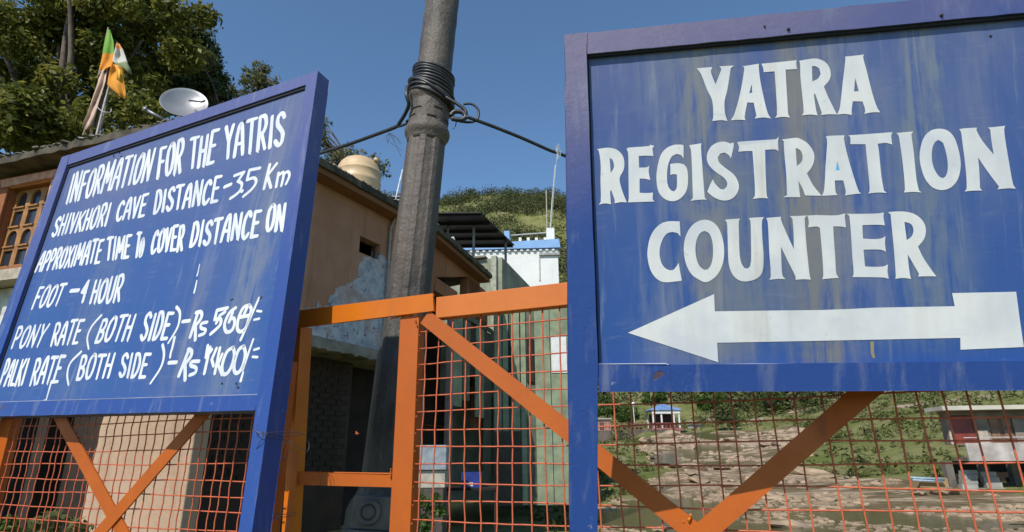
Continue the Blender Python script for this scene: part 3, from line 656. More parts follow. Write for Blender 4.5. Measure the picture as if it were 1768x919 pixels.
# torn corner of flat bar that pokes out over the board's bottom rail
tp = [FL.loc(379, 708.5, -.003), FL.loc(398, 707.5, -.003), FL.loc(381, 696, -.003)]
MB().prism(tp, -.004, -.002).obj('flat_bar_tip', ORANGE, None)
tipo = bpy.data.objects['flat_bar_tip']; tipo.parent = gl; tipo.matrix_parent_inverse = GL.I; tipo.matrix_local = GL.I @ FL.M; tipo.matrix_parent_inverse = Matrix.Identity(4)

# binding wires round the board's leg and the upright
WR = plain('binding wire', (.13, .13, .15), .45, .6, .2, 30)
def wire_tie(px_pts, r, label, seed):
    o = None; pts = []
    for (x, y, Z) in px_pts: pts.append(PZ(x, y, Z))
    return pts
def catmull(P, k=6):
    P = [Vector(p) for p in P]; out = []
    for i in range(len(P) - 1):
        a = P[max(i - 1, 0)]; b = P[i]; c = P[i + 1]; d = P[min(i + 2, len(P) - 1)]
        for j in range(k):
            t = j / k
            out.append(.5 * ((2 * b) + (c - a) * t + (2 * a - 5 * b + 4 * c - d) * t * t + (3 * b - a - 3 * c + d) * t ** 3))
    out.append(P[-1]); return out
t1 = MB()
for pl in ([(437,739,1.68),(444,746,1.66),(458,749,1.66),(466,747,1.67),(500,746,1.72),(527,750,1.78),(528,753,1.86)],
           [(438,743,1.68),(450,751,1.66),(470,754,1.67),(492,760,1.73),(515,772,1.76),(530,779,1.78),(534,768,1.80),(531,761,1.82)],
           [(455,750,1.66),(450,762,1.66),(441,777,1.67),(432,786,1.69)], [(452,750,1.655),(458,753,1.655),(462,748,1.655),(456,745,1.655),(452,750,1.655)],
           [(498,760,1.725),(490,778,1.73),(489,796,1.735),(498,783,1.73),(500,764,1.72)], [(466,750,1.67),(487,751,1.71),(510,752,1.75),(524,750,1.8)]):
    t1.tube(catmull([PZ(*p) for p in pl]), .0010, 5)
tag(t1.obj('binding_wire', WR, smooth=True), 'upper twist of thin wire tying the board leg to the orange upright', 'wire')
t1 = MB()
for pl in ([(415,889,1.62),(430,894,1.60),(450,898,1.62),(470,894,1.66),(482,888,1.69),(495,888,1.70),(513,884,1.78)],
           [(414,905,1.62),(428,908,1.60),(455,903,1.62),(475,896,1.67),(490,893,1.69),(512,889,1.77)],
           [(465,891,1.67),(478,884,1.68),(484,893,1.68),(478,899,1.68),(474,890,1.68),(481,886,1.68)], [(484,898,1.68),(480,915,1.68),(486,925,1.68),(495,912,1.69),(500,896,1.70)]):
    t1.tube(catmull([PZ(*p) for p in pl]), .0010, 5)
tag(t1.obj('binding_wire', WR, smooth=True), 'lower knot of thin wire tying the board leg to the orange upright', 'wire')

# ------------------------------------------------------------------ LAMP POST with cable
def pole_mat():
    t = NT('weathered black pole paint'); X, Y, Z = t.xyz()[0:3]
    n1 = t.noise(1, t.co((7, 7, 2)), detail=7, rough=.65); n2 = t.noise(30, detail=5, rough=.7)
    c = t.mix(t.ramp(n1, .35, .68), (.048, .045, .043), (.115, .104, .094))
    c = t.mix(t.math('MULTIPLY', t.ramp(Z, 1.9, 2.15), t.ramp(n1, .25, .7, .2, .7)), c, (.15, .115, .085))
    c = t.mix(t.math('MULTIPLY', t.ramp(n2, .6, .72), .5), c, (.17, .15, .13))
    st = t.noise(1, t.co((40, 40, 3)), detail=5)
    c = t.mix(t.math('MULTIPLY', t.ramp(st, .6, .75), .35), c, (.16, .16, .16))
    h = t.math('ADD', t.noise(11, t.co((1, 1, .8)), detail=6, rough=.6), t.math('MULTIPLY', n2, .4))
    return t.done(c, .5, t.bump(h, .8, .02), spec=.3)
POLE = pole_mat()
pb = PY(707, 500, 2.9); pt_ = PY(764, 0, 2.9)
ax = (pt_ - pb).normalized(); base = pb - ax * (pb.z / ax.z)
FP = Frame(base, Vector((1, 0, 0)) - ax * ax.x, ax)
def pz(px, py):                                                    # height along the pole of a pixel
    return FP.loc(px, py)[1]
lp = root('lamp_post', frame=FP, label='dark cast iron lamp post leaning between the two blue boards', cat='lamp post')
zcol = pz(736, 236); zk = pz(690, 600); zb = pz(655, 842)
RF = .104
def flute(t, z): 
    q = math.cos(t * 8); return 1 + .030 * (1 if q > .35 else (-.9 if q < -.2 else (q + .2) / .55 * 1.9 - .9))
prof = []
N_ = 30
for i in range(N_ + 1):
    z = zb + .0 + (zcol - .02 - zb) * i / N_; r = RF + (.011 if z < zk else 0) + (1 - (z - zb) / (zcol - zb)) * .006
    if i and abs(z - zk) < .5 * (zcol - zb) / N_: prof.append((r + .0, zk - .005))
    prof.append((r, z))
MB().lathe(prof, 96, mod=flute).obj('fluted_shaft', POLE, lp, auto=32)
def hh_(y): return pz(738 - (y - 230) * .11, y)
z1_, z2_, z3_, z4_ = hh_(243), hh_(221), hh_(184), hh_(162)
pr_ = [(.104, z1_ - .03), (.110, z1_ - .01)]
for a_ in range(9): t_ = a_ / 8; pr_.append((.112 + .016 * math.sin(math.pi * t_), z1_ + (z2_ - z1_) * t_))
pr_ += [(.112, z2_ + .008), (.114, z2_ + .03), (.113, (z2_ + z3_) / 2), (.115, z3_ - .01)]
for a_ in range(9): t_ = a_ / 8; pr_.append((.115 + .016 * math.sin(math.pi * t_), z3_ + (z4_ - z3_) * t_))
pr_ += [(.108, z4_ + .01), (.103, z4_ + .03)]
MB().lathe(pr_, 48).obj('collar', POLE, lp, smooth=True)
for t0_, zz_ in ((-2.3, .5), (-1.2, .55), (-1.5, .12), (-2.6, .2), (-.5, .2)):
    za_ = z2_ + (z3_ - z2_) * zz_
    MB().tube([(.1145 * math.cos(t0_ + k * .06), .1145 * math.sin(t0_ + k * .06), za_) for k in range(9)], .0035, 6).obj('slot', DARKM, lp)
ztop = pz(766, 0) + 1.8
mb = MB(); prof = [(.098, z4_ - .02)]
for i in range(60):
    z = z4_ + (ztop - z4_) * i / 59; prof.append((.101 + .0015 * math.sin(i * 1.7), z))
def dent(t, z): return 1 + .02 * (noise.noise(Vector((math.cos(t) * 1.6, math.sin(t) * 1.6, z * 4))) ) + .012 * noise.noise(Vector((math.cos(t) * 5, math.sin(t) * 5, z * 14)))
mb.lathe(prof, 48, mod=dent).obj('shaft', POLE, lp, smooth=True)
MB().tube([(-.14, 0, ztop - .1), (.0, 0, ztop + .02), (.5, -.1, ztop + .25), (1.0, -.2, ztop + .3)], .03, 10).obj('arm', POLE, lp, smooth=True)
MB().lathe([(.02, .06), (.09, .05), (.14, 0), (.12, -.07), (.02, -.09)], 20, Matrix.Translation((1.05, -.2, ztop + .26))).obj('lamp_head', POLE, lp, smooth=True)
# cast pedestal with a round boss
MB().lathe([(.23, -.1), (.23, zb - .42), (.215, zb - .40), (.215, zb - .34), (.19, zb - .31), (.175, zb - .27), (.175, zb - .10), (.16, zb - .06), (.14, zb - .03), (.128, zb + .01)], 8, Matrix.Rotation(R_(22.5), 4, 'Z')).obj('pedestal', POLE, lp, bevel=.004)
def torus(mb, c, R, r, nx, nz, M=None, n=32, k=10):
    vs = []; fs = []
    for i in range(n):
        a = 2 * math.pi * i / n
        for j in range(k):
            b = 2 * math.pi * j / k; q = Vector(((R + r * math.cos(b)) * math.cos(a), r * math.sin(b), (R + r * math.cos(b)) * math.sin(a)))
            vs.append((M @ q if M else q) + Vector(c))
    for i in range(n):
        for j in range(k): fs.append((i * k + j, i * k + (j + 1) % k, ((i + 1) % n) * k + (j + 1) % k, ((i + 1) % n) * k + j))
    return mb.add(vs, fs)
bx, bz = FP.loc(636, 885, -.19)
mb = MB(); torus(mb, (bx, -.185, bz), .042, .012, 0, 0); mb.lathe([(.03, 0), (.03, .02), (.024, .028), (.0002, .03)], 20, Matrix.Translation((bx, -.17, bz)) @ Matrix.Rotation(R_(90), 4, 'X'))
mb.box(bx - .075, bx + .12, -.178, -.12, bz - .07, bz + .065); mb.box(bx - .10, bx + .16, -.20, -.10, bz - .12, bz - .072)
mb.obj('boss', plain('grey cast iron', (.12, .115, .11), .6, 0, .3, 10), lp, bevel=.004)

# cable wound round the post, and its two runs
CAB = plain('black cable', (.035, .035, .037), .4, 0, .3, 20)
def coil(mb, z0, z1, turns, R, r, tilt=.0, ph=0):
    pts = []; n = int(turns * 28)
    for i in range(n + 1):
        a = 2 * math.pi * turns * i / n + ph; rr = R + .003 * math.sin(i * .5)
        pts.append(FP.pt(rr * math.cos(a), rr * math.sin(a), z0 + (z1 - z0) * i / n + tilt * math.cos(a)))
    return mb.tube(pts, r, 7)
mb = MB()
coil(mb, hh_(158), hh_(127), 6.5, .118, .0085, -.03)
coil(mb, hh_(182), hh_(158), 3.0, .130, .009, -.05, 1.0)
coil(mb, hh_(163), hh_(176), 1.2, .136, .010, -.075, 2.0)
tag(mb.obj('coiled_cable', CAB, smooth=True), 'thick black cable wound many turns round the top of the post', 'cable')
mb = MB()
def W(px, py, Y): return PY(px, py, Y)
mb.tube(catmull([W(703,150,2.8), W(702,165,2.78), W(706,180,2.8), W(700,196,2.85), W(690,212,2.9), W(684,219,2.95), W(650,232,3.05), W(600,250,3.2), W(553,265,3.4), W(480,292,3.7), W(300,330,4.6)]), .011, 7)
mb.tube(catmull([W(684,219,2.95), W(694,217,2.9), W(700,214,2.88), W(704,208,2.9)]), .008, 7)
tag(mb.obj('cable', CAB, smooth=True), 'black cable sagging from the post down behind the information board', 'cable')
mb = MB()
mb.tube(catmull([W(770,168,2.8), W(790,180,2.8), W(803,190,2.8), W(806,201,2.8), W(812,204,2.8), W(850,218,2.85), W(900,238,2.95), W(950,260,3.05), W(975,269,3.1), W(1100,320,3.4), W(1300,380,3.9)]), .010, 7)
tag(mb.obj('cable', CAB, smooth=True), 'black cable running from the post down behind the registration board', 'cable')
mb = MB()
mb.tube(catmull([W(800,180,2.85), W(815,180,2.85), W(826,190,2.85), W(825,204,2.85), W(815,211,2.85), W(795,210,2.85), W(778,204,2.85)]), .007, 7)
mb.tube(catmull([W(778,200,2.8), W(785,193,2.8), W(798,194,2.8), W(804,201,2.8), W(797,207,2.8), W(780,205,2.8)]), .014, 7)
mb.tube(catmull([W(788,210,2.85), W(786,218,2.86), W(782,223,2.86)]), .003, 5)
tag(mb.obj('cable_loop', CAB, smooth=True), 'knotted loop of black cable on the right side of the post', 'cable')
FR_ = plain('frayed fibre', (.12, .11, .10), .8)
mb = MB(); rd = random.Random(4)
for i in range(7):
    x, y = 672 + rd.uniform(-2, 3), 230
    mb.tube(catmull([W(x, y, 2.98), W(x + rd.uniform(-6, 16), y + rd.uniform(4, 12), 2.98), W(x + rd.uniform(-8, 26), y + rd.uniform(12, 45), 2.98)]), .0012, 4)
tag(mb.obj('frayed_fibres', FR_), 'loose frayed fibres hanging under the left cable beside the post', 'fibres')
# white insulator tie with hanging thread by the right board
mb = MB(); SIL = plain('silver thread', (.6, .62, .64), .3, .3)
for i in range(6):
    mb.tube(catmull([W(962 + rd.uniform(-3, 3), 262, 3.0), W(962 + rd.uniform(-7, 7), 262 + rd.uniform(-14, 6), 3.0), W(963 + rd.uniform(-3, 5), 246 + rd.uniform(-4, 30), 3.0)]), .0018, 4)
mb.tube(catmull([W(962, 264, 3.0), W(959, 300, 3.0), W(955, 350, 3.0), W(951, 396, 3.0)]), .0016, 4)
tag(mb.obj('hanging_thread', SIL), 'silvery thread knotted on the cable and hanging beside the registration board', 'thread')

# ------------------------------------------------------------------ HOUSE
def house_mat(name, c, c2, peel=None, stain=.4):
    t = NT(name); X, Y, Z = t.xyz()[0:3]
    n1 = t.noise(.9, detail=7, rough=.6); n2 = t.noise(5, detail=6)
    col = t.mix(t.ramp(n1, .35, .65), c, c2)
    run = t.noise(1, t.co((5, 5, .45)), detail=6, rough=.6)
    col = t.mix(t.math('MULTIPLY', t.ramp(run, .52, .72), stain), col, tuple(x * .45 for x in c))
    h = t.noise(14, detail=6)
    if peel:
        x0, x1, zt0, zt1 = peel                                  # patch rises from zt0 at x0 to zt1 at x1
        big_ = t.noise(1.1, detail=8, rough=.6)
        zc_ = t.ramp(X, x0, x1, zt0, zt1)
        f = t.math('ADD', t.math('SUBTRACT', zc_, Z), t.math('MULTIPLY', t.math('SUBTRACT', big_, .5), 2.2))
        m = t.ramp(f, -.03, .03)
        m = t.math('MULTIPLY', m, t.ramp(X, x0 - .25, x0 + .15))
        m = t.math('MULTIPLY', m, t.ramp(X, x1 + .1, x1 + .3, 1, 0))
        pc = t.mix(t.ramp(n2, .35, .6), (.30, .31, .34), (.46, .46, .48))
        pc = t.mix(t.ramp(t.noise(9, detail=7, rough=.7), .56, .62), pc, (.11, .09, .13))
        pc = t.mix(t.ramp(t.noise(2.2, detail=6), .5, .62, 0, .5), pc, c2)
        col = t.mix(m, col, pc)
        h = t.math('ADD', h, t.math('MULTIPLY', m, -1.2))
    return t.done(col, .85, t.bump(h, .5, .02), spec=.2)
CONC = plain('rough grey concrete', (.20, .175, .14), .9, 0, .5, 3, .6)
MOSS = plain('mossy concrete edge', (.085, .07, .045), .9, 0, .6, 4, .8)
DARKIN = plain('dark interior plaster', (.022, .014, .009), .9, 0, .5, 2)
SHUT = plain('brown shutter', (.035, .016, .008), .7, 0, .4, 2)
C0 = PY(400, 184, 7.0)
dR = Vector((.46, .888, 0)).normalized(); upz = Vector((0, 0, 1)); aR = upz.cross(dR)
O_ = Vector((C0.x, C0.y, 0)) + aR * .35 + dR * .38
HR = Frame(O_, dR, upz); HL = Frame(O_, Vector((.957, -.289, 0)), upz)
ZR = C0.z                                                        # top of the roof slab
xe = HR.loc(757, 403, -.35)[0]
dR2 = Vector((.277, .961, 0)).normalized(); aR2 = upz.cross(dR2)
B2_ = HR.pt(xe, -.35, 0)
HR2 = Frame(B2_ + aR2 * .35, dR2, upz); M_2 = HR.I @ HR2.M
x2e = HR2.loc(850, 486, -.35)[0]
def hobj2(mb, name, mat, parent, **k):
    mb.v = [tuple(M_2 @ Vector(v)) for v in mb.v]; return mb.obj(name, mat, parent, **k)
hole = HR.L([(622, 407), (655, 450)]); 
zs = HR.loc(600, 597)[1]
pk = HR.loc(530, 520)[0], HR.loc(662, 430)[0], HR.loc(545, 510)[1] - .25, HR.loc(655, 425)[1] - .1
PEACH = house_mat('peach plaster', (.36, .18, .105), (.44, .235, .15), pk)
ORPL = house_mat('orange brown plaster', (.36, .145, .065), (.28, .11, .05))
hs = root('corner_house', frame=HR, label='two storey peach plastered corner house with flat slab roof behind the gate', cat='house')
WT = .22
hx0, hz1 = hole[0]; hx1, hz0 = hole[1]
ww = HR2.L([(752, 478), (790, 505), (808, 478), (842, 505)]); o1 = [(ww[0][0], ww[1][1] - .3, ww[1][0], ww[0][1]), (ww[2][0], ww[1][1] - .3, ww[3][0], ww[2][1])]
zw0 = zs; zw1 = ZR - .12
def holed_wall(holes, x0, x1, z0, z1, name, mat, parent, y0=0, y1=WT, **k):
    return MB().prism([(x0, z0), (x1, z0), (x1, z1), (x0, z1)], y0, y1, [[(a, b), (c, b), (c, d), (a, d)] for a, b, c, d in holes]).obj(name, mat, parent, **k)
holed_wall([(hx0, hz0, hx1, hz1)], 0.002, xe, zw0, zw1, 'wall', PEACH, hs)
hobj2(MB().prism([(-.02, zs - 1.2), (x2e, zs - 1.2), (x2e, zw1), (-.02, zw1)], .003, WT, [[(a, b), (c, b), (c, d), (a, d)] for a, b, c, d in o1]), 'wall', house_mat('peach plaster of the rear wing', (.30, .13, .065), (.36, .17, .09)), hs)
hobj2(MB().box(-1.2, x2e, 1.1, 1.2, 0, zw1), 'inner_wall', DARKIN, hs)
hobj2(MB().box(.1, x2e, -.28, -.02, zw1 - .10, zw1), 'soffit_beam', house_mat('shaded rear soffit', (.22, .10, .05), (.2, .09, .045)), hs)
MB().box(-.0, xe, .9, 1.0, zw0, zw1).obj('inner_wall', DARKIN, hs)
# vertical pilaster and rain pipe
p0, p1 = HR.loc(672, 440)[0], HR.loc(690, 440)[0]
MB().box(p0, p1, -.05, -.001, zw0, zw1 - .002).obj('pilaster', PEACH, hs, bevel=.01)
MB().tube([(p0 - .06, -.05, 0.4), (p0 - .06, -.05, zw1 - .3), (p0 - .03, -.12, zw1 - .1), (p0, -.3, zw1)], .028, 10).obj('rain_pipe', plain('grey pipe', (.3, .27, .24), .5), hs, smooth=True)
MB().box(hx0 - .0, hx0 + .035, .10, .14, hz0, hz1).box(hx1 - .035, hx1, .10, .14, hz0, hz1).box(hx0 + .036, hx1 - .036, .10, .14, hz1 - .035, hz1).box(hx0 + .036, hx1 - .036, .10, .14, hz0, hz0 + .035).obj('window_frame', plain('old wood', (.12, .06, .03), .7), hs)
# roof slab: footprint with an overhang, ragged edge
def slab_edge(a, b, n, amp, seed):
    rd = random.Random(seed); return [(a[0] + (b[0] - a[0]) * i / n + rd.uniform(-amp, amp), a[1] + (b[1] - a[1]) * i / n + rd.uniform(-amp, amp)) for i in range(n)]
I4 = HR.M.inverted()
def hl(x, y): p = I4 @ HL.pt(x, y, 0); return (p.x, p.y)
cor = I4 @ Vector((C0.x, C0.y, 0)); cor = (cor.x, cor.y)
e2l = I4 @ HR2.pt(x2e, -.35, 0); endr = (xe, -.35); end2 = (e2l.x, e2l.y); back = (e2l.x + .6, 6.5); bl_ = hl(-7.5, 6.5); lf = hl(-7.5, -.35)
outl = slab_edge(cor, endr, 40, .014, 1) + slab_edge(endr, end2, 26, .014, 4) + [end2, back, bl_] + slab_edge(lf, cor, 50, .014, 2)
outl[0] = cor
vs = []; rd = random.Random(5); n = len(outl)
mb = MB()
tris = tessellate_polygon([[Vector((p[0], p[1], 0)) for p in outl]])
top = [(x, y, ZR + rd.uniform(-.012, .02)) for x, y in outl]; bot = [(x * 1.0, y, ZR - .11 + rd.uniform(-.02, .012)) for x, y in outl]
mb.add(top + bot, [tuple(t) for t in tris] + [tuple(i + n for i in reversed(t)) for t in tris] + [(i, (i + 1) % n, (i + 1) % n + n, i + n) for i in range(n)])
mb.obj('roof', MOSS, hs)
# crumbling layer of tiles and litter along the roof edge
rd = random.Random(8); mb = MB()
for k in range(420):
    if k % 2: x = rd.uniform(cor[0], xe); y = -.34 + rd.uniform(0, .18); p = (x, y)
    else: t_ = rd.uniform(0, 1); p = (lf[0] + (cor[0] - lf[0]) * t_, lf[1] + (cor[1] - lf[1]) * t_); p = (p[0] + rd.uniform(0, .1), p[1] + rd.uniform(0.01, .2))
    s_ = rd.uniform(.02, .07) * (1 if k % 2 else 1.3); h_ = rd.uniform(.01, .035)
    a_ = rd.uniform(0, 3); M_ = Matrix.Translation((p[0], p[1], ZR + .01)) @ Matrix.Rotation(a_, 4, 'Z') @ Matrix.Rotation(rd.uniform(-.3, .3), 4, 'X')
    vv = [M_ @ Vector(v) for v in [(-s_, -s_*.6, 0), (s_, -s_*.5, 0), (s_*.8, s_*.6, 0), (-s_*.9, s_*.5, 0), (-s_*.8, -s_*.5, h_), (s_*.8, -s_*.4, h_), (s_*.6, s_*.5, h_), (-s_*.7, s_*.4, h_)]]
    mb.hexa(vv[:4], vv[4:])
tag(mb.obj('roof_rubble', CONC, hs), kind='stuff')
# soffit beam under the slab, floor slab, dark ground floor behind
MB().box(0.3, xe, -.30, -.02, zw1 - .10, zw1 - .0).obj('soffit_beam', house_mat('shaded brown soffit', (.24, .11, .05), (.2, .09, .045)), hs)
rd = random.Random(12); n = 120; mb = MB()
fl_ = [(-.05 + (xe + .05) * i / n, .09 * noise.noise(Vector((i * .13, 0, 3))) + .035 * noise.noise(Vector((i * .6, 2, 3)))) for i in range(n + 1)]
top = [(x, -.10, zs + .02) for x, _ in fl_]; bt = [(x, -.10 + r * .2, zs - .16 + r) for x, r in fl_]
top2 = [(x, .9, zs + .02) for x, _ in fl_]; bt2 = [(x, .9, zs - .16 + r * .2) for x, r in fl_]
m_ = n + 1; fs = []
for i in range(n): fs += [(i, i + 1, m_ + i + 1, m_ + i)[::-1], (m_ + i, m_ + i + 1, 3 * m_ + i + 1, 3 * m_ + i)[::-1], (i, 2 * m_ + i, 2 * m_ + i + 1, i + 1)[::-1]]
mb.add(top + bt + top2 + bt2, fs); mb.obj('floor_slab', CONC, hs)
zbm = zs - .18
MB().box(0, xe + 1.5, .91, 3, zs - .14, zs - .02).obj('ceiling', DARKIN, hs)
xg = HR.loc(640, 780)[0]
MB().box(.02, xg, .55, .6, 0, zbm).obj('back_wall', SHUT, hs)
rd = random.Random(3); bp = MB().box(-.13, .13, -.012, .012, -.036, .036).mesh('brick', plain('dark brick', (.030, .017, .010), .9, 0, .5, 3, .5))  # very dark brown brick colour with random variation
z = .9; row = 0
while z < zbm - .05:
    x = .18 + (.14 if row % 2 else 0)
    while x < xg - .14 and z > .5:
        o = bpy.data.objects.new('brick', bp); COL.objects.link(o); o.parent = hs; o.location = (x, .54 + rd.uniform(-.006, .006), z); x += .285
    z += .092; row += 1
nb = [o for o in hs.children if o.name.startswith('brick')]; print('bricks', len(nb))
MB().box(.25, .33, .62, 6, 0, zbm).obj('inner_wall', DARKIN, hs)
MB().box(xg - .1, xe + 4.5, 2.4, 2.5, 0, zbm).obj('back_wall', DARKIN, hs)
# left facade
wl = [HL.loc(22, 318)[0], HL.loc(50, 460)[1], HL.loc(92, 318)[0], HL.loc(50, 320)[1]]
zl0 = HL.loc(30, 463)[1]
M_HL = HR.I @ HL.M
def hobj(mb, name, mat, parent, **k):
    mb.v = [tuple(M_HL @ Vector(v)) for v in mb.v]; return mb.obj(name, mat, parent, **k)
hobj(MB().prism([(-7.4, zl0), (0, zl0), (0, zw1), (-7.4, zw1)], 0, WT, [[(wl[0], wl[1] + .05), (wl[2], wl[1] + .05), (wl[2], wl[3]), (wl[0], wl[3])]]), 'wall', ORPL, hs)
hobj(MB().box(-7.4, -.25, 1.4, 1.5, zl0, zw1), 'inner_wall', DARKIN, hs)
PINKP = plain('pink plaster trim', (.60, .30, .20), .8)
hobj(MB().prism([(wl[0] - .1, wl[3]), (wl[2] + .1, wl[3]), (wl[2] + .16, wl[3] + .13), (wl[0] - .16, wl[3] + .13)], -.09, -.001), 'lintel', PINKP, hs, bevel=.01)
hobj(MB().box(wl[2] + .002, wl[2] + .13, -.05, -.001, wl[1] - .3, wl[3] - .002), 'window_trim', PINKP, hs, bevel=.01)
hobj(MB().box(wl[0] - .25, wl[0] - .002, -.05, -.001, wl[1] - .3, wl[3] - .002), 'window_trim', ORPL, hs, bevel=.01)
WOOD = plain('orange carved wood', (.36, .17, .055), .6, 0, .3, 6)
gx0, gx1 = wl[0] + .01, wl[2] - .01; gz0, gz1 = wl[1] + .06, wl[3] - .01
cw = (gx1 - gx0) / 3; holes = []
rows = 4; rh = (gz1 - gz0) / rows
for r in range(rows):
    for c in range(3):
        x0 = gx0 + c * cw + cw * .17; x1 = gx0 + (c + 1) * cw - cw * .17; z0 = gz0 + r * rh + rh * .12; z1 = gz0 + (r + 1) * rh - rh * .10
        if r % 2:
            cx = (x0 + x1) / 2; ra = (x1 - x0) / 2
            holes.append([(x0, z0), (x1, z0)] + [(cx + ra * math.cos(a), z1 - ra * 1.1 + ra * 1.1 * math.sin(a)) for a in [math.pi * i / 8 for i in range(9)]])
        else: holes.append([(x0, z0), (x1, z0), (x1, z1), (x0, z1)])
lat = hobj(MB().prism([(gx0, gz0), (gx1, gz0), (gx1, gz1), (gx0, gz1)], .10, .135, holes), 'window', WOOD, hs)
for r in range(rows):
    for c in range(3):
        x0 = gx0 + c * cw + cw * .12; x1 = gx0 + (c + 1) * cw - cw * .12
        hobj(MB().box(x0, x1, .07, .099, gz0 + r * rh + rh * .03, gz0 + r * rh + rh * .10), 'sill', WOOD, lat)
GLS = NT('dark window glass').done((.03, .035, .05), .15)
hobj(MB().box(gx0, gx1, .137, .142, gz0, gz1), 'pane', GLS, lat)
hobj(MB().box(-7.4, 0.0, -.02, 1.35, zl0 - .18, zl0 - .002), 'floor_slab', plain('pale plaster band', (.42, .36, .27), .8), hs)
PILL = house_mat('dusty pink pillar plaster', (.42, .28, .185), (.48, .33, .225), None, .35)
px0, px1 = HL.loc(152, 800)[0], -.0
hobj(MB().box(px0, px1 + .02, .06, .30, 0, zl0 - .19), 'pillar', PILL, hs, bevel=.015)
GW = plain('grey damp wall', (.12, .11, .105), .9, 0, .5, 1.5)
hobj(MB().box(-7.4, px0 - .01, 1.1, 1.2, 0, zl0 - .19), 'back_wall', GW, hs)
hobj(MB().box(-3.1, -2.45, .96, 1.09, .5, 1.55), 'door_sheet', plain('purple grey metal sheet', (.24, .21, .27), .5, 0, .2, 3), hs, bevel=.005)
hobj(MB().box(-3.35, -3.15, .5, .9, 0, 2.4), 'post', DARKIN, hs)
wz = HL.loc(20, 560)[1]
hobj(MB().box(-5.2, HL.loc(52, 520)[0], .3, .5, wz, zl0 - .2), 'side_wall', plain('whitewash', (.55, .54, .50), .8), hs)
hobj(MB().box(-5.2, -3.9, .32, .48, 0, wz - .005), 'side_wall', GW, hs)

# ground floor beyond the lamp post: green boards, dark openings
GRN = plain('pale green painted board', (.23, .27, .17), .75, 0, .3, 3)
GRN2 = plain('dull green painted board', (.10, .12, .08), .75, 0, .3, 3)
gb = root('green_shopfront', frame=HR2, label='row of pale green boards and posts closing the shop under the rear wing', cat='shopfront')
def g2(px, py=700): return HR2.loc(px, py, -.06)
zgt = g2(800, 548)[1]
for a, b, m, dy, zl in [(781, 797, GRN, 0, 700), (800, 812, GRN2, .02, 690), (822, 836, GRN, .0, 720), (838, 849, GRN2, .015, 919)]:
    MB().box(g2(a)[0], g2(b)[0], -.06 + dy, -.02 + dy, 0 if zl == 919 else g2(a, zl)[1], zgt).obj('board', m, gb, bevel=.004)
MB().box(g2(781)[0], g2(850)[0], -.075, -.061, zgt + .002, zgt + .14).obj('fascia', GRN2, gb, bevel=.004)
MB().box(g2(774)[0], g2(780)[0], -.08, .02, 0, zgt).obj('post', plain('pinkish grey post', (.26, .18, .15), .8), gb)
MB().box(g2(812.5)[0], g2(821)[0], -.03, -.02, g2(815, 650)[1], g2(815, 560)[1]).obj('door', plain('dark brown slot', (.03, .02, .017), .6), gb)
gp0, gp1 = HR.loc(728, 700)[0], HR.loc(738, 700)[0]
tag(MB().box(gp0, gp1, -.05, .05, .3, HR.loc(730, 600)[1]).obj('wall_post', plain('grey blue panel', (.12, .13, .16), .5), hs)) if False else None
MB().box(gp0, gp1, .1, .2, 0, zbm - .01).obj('post', plain('grey blue post', (.12, .12, .14), .5), hs)

# ------------------------------------------------------------------ things on the roof
tk = root('water_tank', loc=PY(617, 330, 10.5), label='beige ribbed plastic water tank with domed top on the peach roof', cat='water tank')
tz = tk.location.z; t_top = PY(617, 273, 10.5).z; Rt = .44
TANK = plain('beige plastic', (.62, .43, .24), .45, 0, .12, 3, .1)
zb_ = ZR - tz
hT = t_top - tz
MB().lathe([(Rt, zb_), (Rt, zb_ + .1), (Rt * 1.02, zb_ + .12), (Rt, zb_ + .16), (Rt, hT - .62), (Rt * 1.02, hT - .60), (Rt * 1.02, hT - .56), (Rt, hT - .54), (Rt * .995, hT - .40), (Rt * 1.015, hT - .385), (Rt * 1.015, hT - .365), (Rt * .985, hT - .35), (Rt * .95, hT - .27), (Rt * .86, hT - .18), (Rt * .72, hT - .11), (Rt * .52, hT - .055), (Rt * .36, hT - .03)], 40).obj('body', TANK, tk, smooth=True)
MB().lathe([(Rt * .34, hT - .05), (Rt * .36, hT - .035), (Rt * .35, hT - .015), (Rt * .30, hT), (.001, hT + .003)], 24).obj('lid', TANK, tk, smooth=True)
mb = MB().lathe([(.05, 0), (.06, .03), (.05, .07), (.001, .08)], 12, Matrix.Translation((Rt * .78, -Rt * .25, hT - .14)) @ Matrix.Rotation(R_(35), 4, 'Y')); mb.obj('inlet', TANK, tk, smooth=True)
# dark tank stand and white pipe near the pole
GT = plain('grey tin', (.22, .22, .24), .5, .3)
c = PY(668, 330, 11.3)
st = root('tin_box', loc=(c.x, c.y, ZR), label='grey tin cabinet with slats on the roof right of the beige tank', cat='cabinet')
MB().box(-.26, .40, -.3, .3, 0, .42).obj('body', plain('dark tin', (.10, .10, .11), .5, .2), st, bevel=.01)
for k in range(4): MB().box(-.28, .42, -.33, -.305, .06 + .1 * k, .09 + .1 * k).obj('slat', GT, st)
MB().box(-.3, .44, -.35, .35, .42, .46).obj('lid', GT, st, bevel=.01)
mb = MB().tube([PY(682, 352, 10.4), PY(684, 340, 10.4), PY(695, 293, 10.4)], .014, 8)
tag(mb.obj('white_pipe', plain('white plastic', (.7, .7, .72), .4), smooth=True), 'thin white pipe leaning beside the lamp post above the roof edge', 'pipe')
c = PY(770, 413, 12.6)
mb = MB(); mb.tube([c + Vector((-.10, 0, .02)), c + Vector((.10, 0, .02))], .03, 10); mb.tube([c + Vector((.08, 0, 0)), c + Vector((.17, 0, .04)), c + Vector((.2, 0, -.03))], .022, 8)
tag(mb.obj('pipe_stub', plain('white plastic pipe', (.7, .7, .72), .4), smooth=True), 'short white pipe end lying on the roof edge right of the post', 'pipe')

